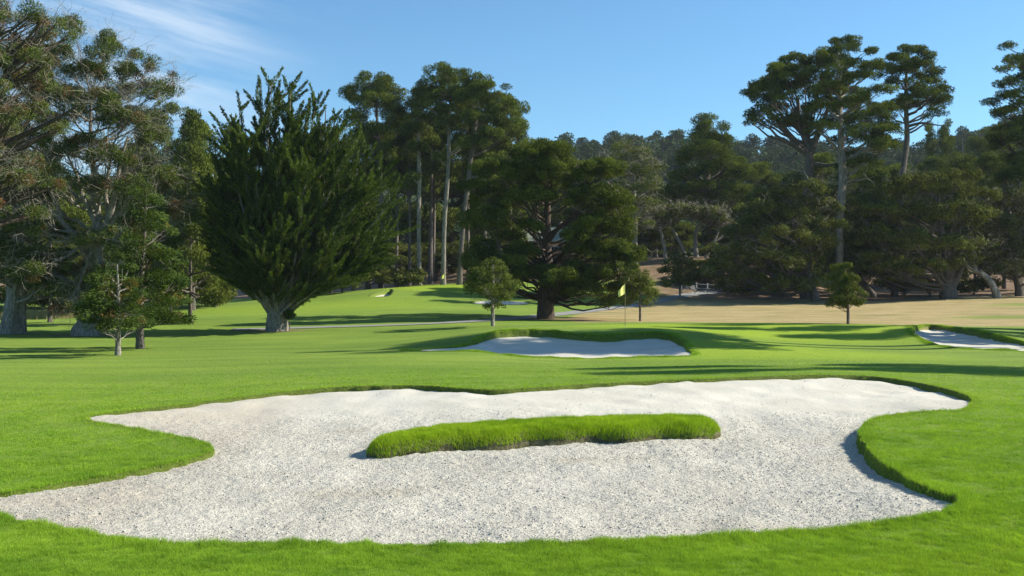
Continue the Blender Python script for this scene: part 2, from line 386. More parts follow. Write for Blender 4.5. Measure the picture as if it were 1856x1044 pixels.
# ------------------------------------------------------------------ sand
def sand_mat():
    m, nt, o = newmat('bunker_sand'); v = coords(nt)
    n1 = noise(nt, 30, 4, 0.7, v); n2 = noise(nt, 0.5, 4, 0.6, v); n3 = noise(nt, 14, 3, 0.6, v)
    st = noise(nt, 0.28, 4, 0.6, coords(nt, (0.7, 1.6, 1)))
    c = ramp(nt, n2.outputs[0], [(0.3, (0.46, 0.434, 0.368)), (0.7, (0.555, 0.527, 0.457))])
    c = mix(nt, maprange(nt, st.outputs[0], 0.58, 0.74, 0, 0.55), c, (0.38, 0.32, 0.23))
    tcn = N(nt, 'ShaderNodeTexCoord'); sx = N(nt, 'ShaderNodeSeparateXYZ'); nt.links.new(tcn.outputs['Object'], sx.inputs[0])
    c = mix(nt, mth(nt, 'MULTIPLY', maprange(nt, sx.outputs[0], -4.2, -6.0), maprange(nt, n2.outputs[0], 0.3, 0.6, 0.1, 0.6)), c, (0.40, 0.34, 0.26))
    sp = maprange(nt, n1.outputs[0], 0.36, 0.50, 0.8, 0.0)
    smth = maprange(nt, sx.outputs[1], 19.5, 24.0, 1.0, 0.15); sp = mth(nt, 'MULTIPLY', sp, smth)
    c = mix(nt, sp, c, (0.20, 0.185, 0.17))  # dark specks in the bump's dips: small lump shadows painted into the colour
    h = mth(nt, 'ADD', n1.outputs[0], mth(nt, 'MULTIPLY', n3.outputs[0], 1.3))
    h = mth(nt, 'MULTIPLY', h, maprange(nt, sx.outputs[1], 19.5, 24.0, 1.0, 0.25))
    princ(nt, o, c, 0.95, bump(nt, h, 1.0, 0.03), 0.1); return m
SANDM = sand_mat()
def vnoise(x, y, seed, cell):
    r = np.random.default_rng(seed); G = r.random((256, 256))
    X = x / cell; Y = y / cell; i = np.floor(X).astype(int); j = np.floor(Y).astype(int); u = sstep(X - i); v = sstep(Y - j)
    g = lambda a, b: G[a % 256, b % 256]
    return (g(i, j) * (1 - u) + g(i + 1, j) * u) * (1 - v) + (g(i, j + 1) * (1 - u) + g(i + 1, j + 1) * u) * v - 0.5
def sand_surface(b, x, y, s, amp):
    z = sand_z(b, x, y, s)
    if amp: q_ = 1 - .8 * sstep((y - 20.5) / 3.5); z = z + amp * (q_ * vnoise(x, y, 1, .11) * 0.024 + q_ * vnoise(x, y, 2, .05) * 0.022 + vnoise(x, y, 3, .6) * 0.06 + vnoise(x, y, 4, 2.2) * 0.05)
    return z
labels = ['big pale sand bunker with a grass island in the foreground', 'shaded sand bunker cut into the mound before the yellow flag',
          'sand bunker under the raised lip at the right edge', 'tiny dark sand hollow on the left of the far green', 'thin sliver of pale sand beside the far green']
for b, st, amp, lb in zip(BUNK, (.045, .1, .12, .4, .4), (1, 1, 1, 0, 0), labels):
    mn = b.poly.min(0) - .4; mx = b.poly.max(0) + .4
    X, Y = np.meshgrid(np.arange(mn[0], mx[0], st), np.arange(mn[1], mx[1], st)); s = sdf(X, Y, b.poly)
    Z = sand_surface(b, X, Y, s, amp)
    keep = s < (0.04 if st < .2 else 0.1)
    if st < .2: Z = np.where(s > 0, Z - s * .6, Z)
    idx = np.full(X.shape, -1); idx[keep] = np.arange(keep.sum())
    q = np.stack([idx[:-1, :-1], idx[:-1, 1:], idx[1:, 1:], idx[1:, :-1]], -1).reshape(-1, 4); q = q[(q >= 0).all(1)]
    tag(obj('bunker_sand', mesh('bunker_sand', np.stack([X[keep], Y[keep], Z[keep]], -1), q, SANDM, smooth=True)), lb, 'sand bunker', kind='structure')

# clods lying on the sand of the near bunker
r = np.random.default_rng(11); n = 130000
mn = B1.poly.min(0); mx = B1.poly.max(0)
cx = r.uniform(mn[0], mx[0], n); cy = mn[1] + (mx[1] - mn[1]) * r.random(n) ** 1.5
s = sdf(cx, cy, B1.poly); si = sdf(cx, cy, isl); k = (s < -.1) & (si > .02) & (r.random(n) < 1 - .93 * sstep((cy - 20) / 3.5)) & (vnoise(cx, cy, 9, .9) + vnoise(cx, cy, 8, .3) * .7 > r.uniform(-.6, .45, n)); cx, cy, s = cx[k], cy[k], s[k]
cz = sand_surface(B1, cx, cy, s, 1); n = len(cx)
O = np.array([(1,0,0),(0,1,0),(-1,0,0),(0,-1,0),(0,0,1),(0,0,-1)], float)
T = np.array([(0,1,4),(1,2,4),(2,3,4),(3,0,4),(1,0,5),(2,1,5),(3,2,5),(0,3,5)])
sz = r.lognormal(-4.85, .36, n)[:, None, None]
V = O[None] * sz * r.uniform(.6, 1.3, (n, 6, 3)) * np.array([1, 1, .8]); a = r.uniform(0, 6.28, n)[:, None]
V = np.stack([V[..., 0] * np.cos(a) - V[..., 1] * np.sin(a), V[..., 0] * np.sin(a) + V[..., 1] * np.cos(a), V[..., 2]], -1)
V += np.stack([cx, cy, cz + sz[:, 0, 0] * .3], -1)[:, None]
m_, nt_, o_ = newmat('sand_clod'); tt = attr(nt_, 'tint', 'Vector'); sx_ = N(nt_, 'ShaderNodeSeparateXYZ'); nt_.links.new(tt, sx_.inputs[0])
princ(nt_, o_, ramp(nt_, sx_.outputs[0], [(0.0, (.20, .19, .165)), (.35, (.38, .36, .31)), (1, (.58, .55, .50))]), .95)
tag(obj('sand_clods', mesh('sand_clods', V.reshape(-1, 3), (np.arange(n)[:, None, None] * 6 + T[None]).reshape(-1, 3), m_, tint=np.repeat(r.random((n, 3)), 8, 0))),
    'small crumbs and clods scattered over the raked sand', 'sand crumbs', kind='stuff')

# ------------------------------------------------------------------ grass blades
def blade_mat(name, a, b, c):
    m, nt, o = newmat(name)
    t = attr(nt, 'tint', 'Vector'); sx = N(nt, 'ShaderNodeSeparateXYZ'); nt.links.new(t, sx.inputs[0])
    v = coords(nt); big = noise(nt, 0.10, 4, 0.6, v); med = noise(nt, 0.8, 3, 0.6, v)
    col = mix(nt, sx.outputs[0], a, b)
    col = mix(nt, maprange(nt, big.outputs[0], 0.35, 0.65, 0, 0.5), col, c)
    col = mix(nt, maprange(nt, med.outputs[0], 0.4, 0.7, 0, 0.8), col, mix(nt, 1.0, col, (0.62, 0.75, 0.7), 'MULTIPLY'))
    col = mix(nt, sx.outputs[2], col, (0.30, 0.25, 0.10))
    p = princ(nt, None, col, 0.7, None, 0.06)
    tr = N(nt, 'ShaderNodeBsdfTranslucent'); nt.links.new(mix(nt, 1.0, col, (1.25, 1.25, 0.5), 'MULTIPLY'), tr.inputs['Color'])
    ms = N(nt, 'ShaderNodeMixShader'); ms.inputs[0].default_value = 0.35
    nt.links.new(p.outputs[0], ms.inputs[1]); nt.links.new(tr.outputs[0], ms.inputs[2]); nt.links.new(ms.outputs[0], o.inputs['Surface']); return m
BL = blade_mat('grass_blades', (0.125, 0.235, 0.022), (0.345, 0.525, 0.056), (0.315, 0.445, 0.046))
BI = blade_mat('island_blades', (0.120, 0.230, 0.014), (0.400, 0.560, 0.034), (0.370, 0.490, 0.030))
def blades(name, x, y, z, h, w, lean, mat, label, r, straw=0.05):
    n = len(x); a = r.uniform(0, 2 * pi, n); la = r.uniform(0, 2 * pi, n); l = lean * h * np.abs(r.normal(0, .6, n))
    base = np.stack([x, y, z], -1); wd = np.stack([np.cos(a), np.sin(a), np.zeros(n)], -1) * (w / 2)[:, None]
    tip = base + np.stack([np.cos(la) * l, np.sin(la) * l, h], -1)
    V = np.stack([base - wd, base + wd, tip], 1).reshape(-1, 3)
    tf_ = np.clip(.5 + 1.5 * (vnoise(x, y, 61, .07) * .5 + vnoise(x, y, 62, .22) * .4 + vnoise(x, y, 63, .9) * .35), 0, 1)
    t = np.stack([.45 * r.random(n) + .55 * tf_, r.random(n), (r.random(n) < straw) * r.random(n)], -1)
    return tag(obj(name, mesh(name, V, np.arange(3 * n).reshape(n, 3), mat, tint=t)), label, 'grass', kind='stuff')
r = np.random.default_rng(21)
n = 2900000
yy = 1 / r.uniform(1 / 40., 1 / 8.2, n)              # denser towards the viewer
u = r.uniform(-.60, .60, n); xx = u * yy
pd = np.minimum(1.0, (yy / 8.2) ** 0 * 1.0)
si = sdf(xx, yy, isl); s = sdf(xx, yy, B1.poly); kk = (s > -.06) & (si > 0) & (r.random(n) < np.clip((40 - yy) / 15, 0, 1)); xx, yy = xx[kk], yy[kk]; n = len(xx)
zz, s, si = (np.empty(n) for _ in range(3))
for i in range(0, n, 400000):
    j = slice(i, i + 400000); z_, s_, i_ = ground_z(xx[j], yy[j], ret=True); zz[j] = z_; s[j] = s_; si[j] = i_
k = (s > -.05); xg, yg, zg, sg = xx[k], yy[k], zz[k], s[k]
tall = np.exp(-(np.maximum(sg, 0) / .25) ** 2)
tuft = vnoise(xg, yg, 33, .35) + vnoise(xg, yg, 34, .12)
h = (0.018 + 0.034 * np.clip(tuft + .5, 0, 1.2) + 0.024 * tall * (0.6 + 0.8 * (tuft + .5))) * r.uniform(.7, 1.3, len(xg)) * (1 - .022 * np.clip(yg - 14, 0, 22))
w = 0.0042 * np.sqrt(yg / 9) ** 1.6
blades('lawn_grass', xg, yg, zg - .005, h, w, .9, BL, 'close-cut green grass around the near sand bunker', r)
k = si < .02; xi, yi = xx[k], yy[k]
m1 = isl.min(0); m2 = isl.max(0); n2 = 220000
xi = r.uniform(m1[0], m2[0], n2); yi = r.uniform(m1[1], m2[1], n2)
zi, s_, si_ = ground_z(xi, yi, ret=True); k = (si_ < .01 - .075 * np.clip(vnoise(xi, yi, 71, .30) + .30, 0, 1) * (yi < np.interp(xi, [-3, 4], [18.9, 20.0]))); xi, yi, zi, si_ = xi[k], yi[k], zi[k], si_[k]
h = (0.045 + .05 * (vnoise(xi, yi, 35, .2) + .5)) * r.uniform(.6, 1.35, len(xi))
blades('island_grass', xi, yi, zi - .01, h, np.full(len(xi), .0075), 1.1, BI, 'long shaggy green grass on the island in the near bunker', r, .06)
# rough fringe along the lips of the two farther bunkers
for b, hh, lb in ((B2, .09, 'rough grass fringe along the lip of the middle bunker'), (B3, .09, 'rough grass fringe along the lip of the right bunker')):
    P = b.poly; n3 = 60000; kk = r.integers(0, len(P), n3); f = r.random(n3)[:, None]
    p = P[kk] * (1 - f) + np.roll(P, -1, 0)[kk] * f; p = p[:, :2] + r.normal(0, .16, (n3, 2))
    z3, s3, _ = ground_z(p[:, 0], p[:, 1], ret=True); k = s3 > -.08; p, z3 = p[k], z3[k]
    tf = np.clip(vnoise(p[:, 0], p[:, 1], 36, .5) + .6, .2, 1.2)
    blades('fringe_grass', p[:, 0], p[:, 1], z3 - .01, hh * tf * r.uniform(.5, 1.2, len(p)), np.full(len(p), .02), .9, BL, lb, r, .12)

# ------------------------------------------------------------------ tree builder
def foliage(centres, radii, style, L, Wd, k, rng, rust=0.0, out_from=None, squash=0.62):
    """centres (m,3), radii (m,) -> leaf quads + tint"""
    area = pi * radii ** 2 * .8; cnt = np.maximum(6, (k * area / (L * Wd * .5))).astype(int)
    idx = np.repeat(np.arange(len(centres)), cnt); n = len(idx)
    d = sph(n, rng); rr = radii[idx] * rng.uniform(.25, 1.0, n) ** .5
    p = centres[idx] + d * rr[:, None] * np.array([1, 1, squash])
    Nh = nrm(d + rng.normal(0, .38, (n, 3)) + np.array([0, 0, .25])); tg = nrm(np.cross(Nh, rng.normal(0, 1, (n, 3))))
    if style == 'pine': D = nrm(tg * .7 + d * .5 + np.array([0, 0, .4]))
    elif style == 'broad': D = nrm(tg + np.array([0, 0, -.2]))
    else:
        o = centres[idx] * np.array([1, 1, 0]); D = nrm(nrm(o) * .8 + tg * .6 + d * .3 + np.array([0, 0, -.12]))
    V, Q = leaf_quads(p, D, L * rng.uniform(.7, 1.35, n), Wd * rng.uniform(.7, 1.3, n), rng, Nh)
    cr = rng.random(len(centres)); ru = (rng.random(len(centres)) < rust) * rng.uniform(.4, 1, len(centres))
    return V, Q, np.stack([rng.random(n), cr[idx], ru[idx]], -1)

def build_tree(s, trunk, lobes, leaf, bark, seed, style='pine', leafpx=4.0, wpx=1.25, k=1.9, clump=2.4, dens=1.15, depth=.75, dupl=2, limb=.16, first=.3, squash=.62,
               rust=0., twigs=0, twig_len=1.2, subb=.5, extra=None, hw=None, twigmat=None, droop=0.0, flute=.13, nfl=3, rough=.08):
    """trunk [(x,y_up,width)...] and lobes [(x,y_up,rx,ry)] in units that s turns into metres. returns (trunk mesh, crown mesh, twig mesh)"""
    rng = np.random.default_rng(seed)
    T_ = np.array(trunk, float); P = np.stack([T_[:, 0] * s, np.zeros(len(T_)), T_[:, 1] * s], -1); R = T_[:, 2] * s / 2
    P[1:, 1] += rng.normal(0, .25 * R[0], len(P) - 1)
    t = np.linspace(0, 1, len(P)); tt = np.linspace(0, 1, len(P) * 4)
    Pf = np.stack([np.interp(tt, t, P[:, i]) for i in range(3)], -1); Rf = np.interp(tt, t, R)
    Pf[1:-1] = (Pf[:-2] + Pf[1:-1] * 2 + Pf[2:]) / 4
    Pf[0, 2] -= .4; Rf = Rf * (1 + rng.normal(0, .05, len(Rf)))
    hh = Pf[:, 2] - 0; Rf = Rf * (1 + .22 * np.exp(-np.maximum(hh, 0) / (R[0] * 1.6)))
    parts = [tubes(Pf, Rf, 14)]
    V0, Q0 = parts[0]; V0 = V0.reshape(len(Pf), 14, 3); fl = 1 + flute * np.sin(np.arange(14) * 2 * pi / 14 * nfl + .7) + rng.normal(0, .035, 14)
    V0 = Pf[:, None] + (V0 - Pf[:, None]) * fl[None, :, None]; parts[0] = (V0.reshape(-1, 3), Q0)
    Lb = np.array(lobes, float)
    cen = Lb[:, 0] @ Lb[:, 2] / Lb[:, 2].sum(); half = (np.abs(Lb[:, 0] - cen) + Lb[:, 2]).max()
    LC, LR = [], []
    for x, z, rx, rz in Lb:
        for q in range(dupl):
            room = math.sqrt(max(0.02, 1 - ((x - cen) / half) ** 2)) * half * depth
            yo = rng.uniform(.25, .9) * room * (1 if q % 2 else -1) if dupl > 1 else rng.uniform(-.5, .5) * room
            f = 1.0 if q == 0 else rng.uniform(.75, .95)
            LC.append((x + rng.normal(0, rough * rx), yo, z + rng.normal(0, rough * .9 * rz))); LR.append((rx * f, (rx + rz) / 2 * .9 * f, rz * f))
    LC = np.array(LC) * s; LR = np.array(LR) * s
    # limbs
    A, Bq, ra = [], [], []
    for c, rr in zip(LC, LR):
        hd = np.hypot(c[0] - Pf[:, 0], c[1] - Pf[:, 1]); score = np.abs((c[2] - Pf[:, 2]) - .55 * hd)
        score = score + 1e3 * (Pf[:, 2] < Pf[-1, 2] * first) ; j = int(np.argmin(score))
        A.append(Pf[j]); Bq.append(c); ra.append(max(min(Rf[j] * .55, limb * (.5 + np.linalg.norm(c - Pf[j]) / 8)), .03))
    A = np.array(A); Bq = np.array(Bq); ra = np.array(ra)
    LP = curves(A, Bq, 8, rng, .07, .12, .018)
    parts.append(tubes(LP, ra[:, None] * np.linspace(1, .3, 8)[None], 6))
    L = leafpx * s; Wd = wpx * s; rs = clump * L
    SC, SR, SP = [], [], []
    for i, (c, rr) in enumerate(zip(LC, LR)):
        area = 4 * pi * ((rr[0] * rr[1]) ** 1.6 / 3 + (rr[0] * rr[2]) ** 1.6 / 3 + (rr[1] * rr[2]) ** 1.6 / 3) ** (1 / 1.6)
        m = max(3, int(dens * .62 * area / (pi * rs ** 2)))
        d = sph(m, rng); d[:, 2] = np.where(d[:, 2] < -.35, -d[:, 2] * .8, d[:, 2])
        p = c + d * rr * rng.uniform(.72, 1.0, m)[:, None] * .96
        if droop: p[:, 2] -= droop * np.hypot(p[:, 0] - c[0], p[:, 1] - c[1])
        SC.append(p); SR.append(rs * rng.uniform(.5, 1.45, m)); SP.append(np.full(m, i))
    SC = np.concatenate(SC); SR = np.concatenate(SR); SP = np.concatenate(SP)
    k1 = rng.random(len(SC)) < subb
    if k1.any():
        st = LP[SP[k1], rng.integers(3, 8, k1.sum())]
        BP = curves(st, SC[k1], 5, rng, .10, .05, .03); parts.append(tubes(BP, (ra[SP[k1]] * .24)[:, None].clip(.012, .09) * np.linspace(1, .4, 5)[None], 4))
    if extra:
        for pth in extra:   # explicit bare limbs [(x,y_up,width,yo)...]
            e = np.array(pth, float); ep = np.stack([e[:, 0] * s, e[:, 3] * s, e[:, 1] * s], -1); t = np.linspace(0, 1, len(e)); tt = np.linspace(0, 1, len(e) * 3)
            ep = np.stack([np.interp(tt, t, ep[:, i]) for i in range(3)], -1); ep[1:-1] += rng.normal(0, .3 * s, (len(ep) - 2, 3)); ep[1:-1] = (ep[:-2] + 2 * ep[1:-1] + ep[2:]) / 4
            parts.append(tubes(ep, np.interp(tt, t, e[:, 2] * s / 2), 8))
    tv, tq = join(parts)
    tm = mesh('trunk', tv, tq, bark, smooth=True)
    fv, fq, ft = foliage(SC, SR, style, L, Wd, k, rng, rust, squash=squash)
    cm = mesh('crown', fv, fq, leaf, tint=ft)
    wm = None
    if twigs:
        c = SC[rng.integers(0, len(SC), twigs)] + rng.normal(0, .5 * rs, (twigs, 3))
        e = c + sph(twigs, rng) * twig_len * rng.uniform(.3, 1.3, twigs)[:, None] * np.array([1, 1, .8]) + np.array([0, 0, .15 * twig_len])
        tp = curves(c, e, 5, rng, .16, .05, .06)
        w1 = tubes(tp, np.full((twigs, 1), .35 * s) * np.linspace(1, .35, 5)[None] * rng.uniform(.6, 1.6, (twigs, 1)), 3)
        # side shoots
        q = rng.integers(0, twigs, twigs * 2); st = tp[q, rng.integers(1, 5, twigs * 2)]; e2 = st + sph(twigs * 2, rng) * twig_len * .45
        w2 = tubes(curves(st, e2, 4, rng, .15, 0, .05), np.full((twigs * 2, 1), .22 * s) * np.linspace(1, .4, 4)[None], 3)
        wv, wq = join([w1, w2]); wm = mesh('twigs', wv, wq, twigmat or M['twig'])
    return tm, cm, wm

def gz(x, y): return float(ground_z(np.array([float(x)]), np.array([float(y)]))[0])
def place(name, label, meshes, px, d, cat='tree', group=None, z=None):
    x = (px - CX) / F * d
    t = thing(name, label, cat, (x, d, gz(x, d) if z is None else z), group)
    tm, cm, wm = meshes
    obj('trunk', tm, t)
    if cm: obj('crown', cm, t)
    if wm: obj('twigs', wm, t)
    return t
def rel(bx, by, trunk, lobes, extra=None):
    """photo-plane measurements -> offsets from the foot"""
    return ([(x - bx, by - y, w) for x, y, w in trunk], [(x - bx, by - y, rx, ry) for x, y, rx, ry in lobes],
            [[(x - bx, by - y, w, yo) for x, y, w, yo in e] for e in extra] if extra else None)
def tree(name, label, bx, by, d, trunk, lobes, leaf, bark, seed, extra=None, cat='tree', group=None, **kw):
    t, l, e = rel(bx, by, trunk, lobes, extra)
    return place(name, label, build_tree(d / F, t, l, M[leaf], M[bark], seed, extra=e, **kw), bx, d, cat, group)

# --- centre pine
tree('pine_tree', 'broad dark pine with thick trunk standing just beyond the green, left of the yellow flag', 988, 578, 80,
 [(988,578,26),(988,545,27),(990,520,28),(992,490,20),(990,440,15),(992,380,11),(990,310,6)],
 [(960,290,42,22),(1010,285,30,18),(905,322,45,24),(1000,330,55,28),(1085,318,48,26),(870,360,34,22),(940,365,50,24),(1060,370,52,28),(1115,375,32,36),(890,405,45,18),
  (1075,415,42,24),(1118,420,28,30),(1065,455,48,26),(1115,470,38,28),(1130,470,36,22),(1100,500,50,24),(1120,525,30,24),(1105,548,24,10),(1050,520,40,26),(1040,500,35,20),(1015,510,38,22),
  (970,500,40,18),(920,505,42,26),(870,470,32,28),(862,450,24,14),(880,510,34,26),(925,480,34,14),(1000,300,60,24),(945,462,34,18),(1035,438,28,18),(930,436,28,16),(960,420,24,12)],
 'pine', 'bark_dark', 101, limb=.085, subb=.3, rough=.22, first=.13, dens=1.0, depth=.8, squash=.6, dupl=3, twigs=300, twig_len=1.1,
 extra=[[(990,500,12,0),(1010,470,9,-10),(1030,452,6,-20),(1060,445,3,-30)],[(990,480,10,0),(965,455,7,-15),(950,430,4,-20)],[(992,440,9,0),(1020,405,6,-12),(1050,385,3,-15)],
        [(992,545,17,0),(1010,515,13,-6),(1035,490,8,-12),(1070,470,4,-20)],[(988,430,8,0),(975,400,5,-10),(972,370,3,-12)]])

# --- young trees
tree('young_tree', 'young broadleaf tree with pale trunk on the mound before the broad pine', 893, 591, 60, [(893,591,7),(893,550,6),(894,510,4),(893,470,2)],
 [(892,480,20,16),(875,500,24,18),(912,498,24,18),(890,520,36,18),(860,520,22,16),(925,520,20,16),(893,540,34,14),(895,555,20,8)], 'young', 'bark_pale', 102,
 style='broad', leafpx=3.1, wpx=1.9, k=1.1, clump=2.8, rough=.25, limb=.05, first=.25, depth=.9, subb=.8)
tree('young_tree', 'slim young tree with thin dark stem just right of the yellow flag', 1160, 582, 75, [(1160,582,4),(1160,545,4),(1159,510,3),(1160,490,2)],
 [(1158,497,18,12),(1145,515,20,14),(1175,515,18,14),(1158,532,30,14),(1140,545,18,10),(1175,545,18,12)], 'young', 'bark_grey', 103,
 style='broad', leafpx=3.0, wpx=1.8, k=.9, clump=2.8, rough=.25, limb=.04, first=.25, depth=.9, subb=.8)
tree('young_tree', 'narrow young tree standing alone at the edge of the dry field', 1537, 588, 70, [(1537,588,5),(1537,560,5),(1536,520,4),(1530,480,2)],
 [(1526,488,12,12),(1524,504,20,12),(1540,512,16,12),(1518,522,18,12),(1538,532,24,14),(1522,545,22,12),(1542,550,18,10),(1512,552,12,6)], 'young', 'bark_grey', 104,
 style='broad', leafpx=3.0, wpx=1.6, k=1.3, clump=2.8, rough=.08, dens=1.6, limb=.04, first=.2, depth=.9, subb=.8)
tree('young_tree', 'dark young tree in the shade left of the rail fence', 1232, 545, 112, [(1232,545,4),(1232,515,4),(1231,480,2)],
 [(1228,480,28,16),(1210,500,22,16),(1245,500,26,18),(1228,515,34,14)], 'oak', 'bark_pale', 105, style='broad', leafpx=3.6, wpx=2.4, k=1.3, clump=2.6, limb=.06, depth=.9)
# --- redwoods, left foreground
tree('young_redwood', 'small young redwood with thin pale trunk, the nearest tree on the left', 214, 643, 42, [(214,643,10),(214,600,8),(215,540,5),(212,478,2)],
 [(213,486,14,14),(205,510,26,14),(232,515,24,12),(195,535,32,14),(235,540,34,14),(185,560,32,13),(215,565,30,13),(245,562,36,14),(175,580,22,10),(230,585,40,12),(195,590,30,10)],
 'redwood', 'bark_pale', 106, style='spray', leafpx=5.5, wpx=1.8, k=1.25, clump=2.2, limb=.04, first=.15, depth=.9, rust=.10, subb=.8, droop=.15)
tree('redwood_tree', 'dense bushy redwood with short stout trunk just behind the smallest redwood', 254, 632, 47, [(254,632,14),(253,600,13),(256,520,9),(262,430,5),(264,352,2)],
 [(264,362,12,20),(260,395,20,20),(275,415,24,18),(245,425,22,18),(262,450,34,20),(235,470,30,20),(290,468,30,20),(262,495,44,22),(215,510,34,20),(302,510,34,22),(230,540,44,22),
  (298,548,40,24),(190,555,28,20),(260,570,50,20),(310,575,28,14)],
 'redwood', 'bark_grey', 107, style='spray', leafpx=5.5, wpx=1.9, k=1.35, clump=2.3, limb=.06, first=.12, depth=.9, rust=.06, subb=.6, droop=.15)

# --- old pine, far left
tree('old_pine', 'huge old pine with pale forking bare limbs and a lichen grey tangled crown', 155, 608, 62,
 [(155,608,40),(158,570,27),(165,530,24),(172,490,25),(176,455,22),(175,400,15),(172,340,11),(168,270,8),(165,180,4)],
 [(170,78,26,24),(225,92,16,16),(208,118,20,16),(245,110,12,18),(130,120,34,26),(180,150,40,26),(95,165,36,26),(60,110,34,30),(30,150,34,30),(255,150,26,22),(298,130,12,10),(305,165,20,12),(285,190,22,12),
  (140,200,50,26),(215,210,44,26),(60,215,44,26),(255,240,40,24),(170,270,50,24),(95,270,44,24),(30,280,40,28),(300,270,28,24),(235,300,44,22),(130,330,44,22),(50,350,44,24),(270,350,30,22),(200,350,30,18),(90,420,36,24),(60,470,40,18),(120,480,30,16),(130,535,28,18),(110,500,30,18),(190,440,30,18),(215,500,30,24),(160,560,22,14),(300,330,34,24),(320,390,30,22),(285,440,30,22)],
 'oldpine', 'bark_pale', 108, limb=.10, squash=.85, first=.38, k=1.7, dens=1.15, depth=.7, rust=.13, twigs=2600, twig_len=1.9, subb=.9,
 extra=[[(170,500,16,0),(150,440,12,-8),(125,410,9,-14),(108,388,7,-18),(70,360,4,-26)],[(176,455,18,0),(200,400,13,-8),(215,350,10,-12),(222,300,7,-16),(240,250,4,-20)],
        [(172,400,12,0),(150,345,9,-14),(148,320,6,-18),(130,280,3,-22)],[(200,400,10,-8),(192,350,7,-4),(200,290,4,2)],[(165,545,12,0),(130,510,9,-14),(100,495,6,-20),(60,490,4,-26)],
        [(120,405,7,-14),(95,330,5,-20),(70,290,3,-24),(40,240,2,-28)]])
# --- cypress with fluted trunk at the left edge
tree('cypress_tree', 'thick fluted pale trunk and low dark crown at the left edge', 22, 605, 62, [(22,605,34),(24,570,30),(28,530,30),(34,495,30),(36,450,20),(30,400,12),(20,330,6)],
 [(20,500,50,22),(70,505,40,20),(-30,480,50,30),(100,520,22,14),(40,460,50,26),(-20,420,50,30),(50,410,44,26),(10,360,46,28),(-60,440,50,40),(-60,380,50,40),(-20,300,50,40),(95,465,34,20)],
 'cypress', 'bark_pale', 109, limb=.15, flute=.24, nfl=4, first=.2, k=1.5, depth=.8, squash=.5, twigs=500, twig_len=1.6)
# --- near pine whose branches reach in from outside the left edge
tree('leaning_pine', 'rusty green pine reaching in from outside the left edge with a dark bough', -150, 640, 46, [(-150,640,46),(-145,500,40),(-135,350,34),(-120,200,24),(-100,60,14),(-90,-60,6)],
 [(20,30,30,26),(45,60,30,22),(-10,70,40,30),(85,45,20,14),(60,110,30,20),(5,130,44,28),(-40,20,40,40),(25,190,44,26),(-20,230,50,30),(75,235,34,18),(20,300,46,28),(-40,330,50,40),(55,340,36,22),(100,60,10,8),
  (-100,60,60,60),(-180,120,60,60),(-220,250,60,60),(-120,300,50,50),(-150,-40,60,50),(-60,-60,50,40),(20,390,34,20)],
 'oldpine', 'bark_dark', 110, limb=.16, squash=.85, first=.3, k=1.4, dens=.95, depth=.55, rust=.22, twigs=2000, twig_len=1.4, subb=.9, leafpx=5,
 extra=[[(-130,330,26,0),(-60,300,18,-6),(0,275,11,-12),(60,248,9,-16),(110,225,7,-18),(150,200,3,-20)],[(-120,200,18,0),(-50,150,12,-6),(10,120,7,-10),(60,90,4,-12),(80,50,2,-12)]])

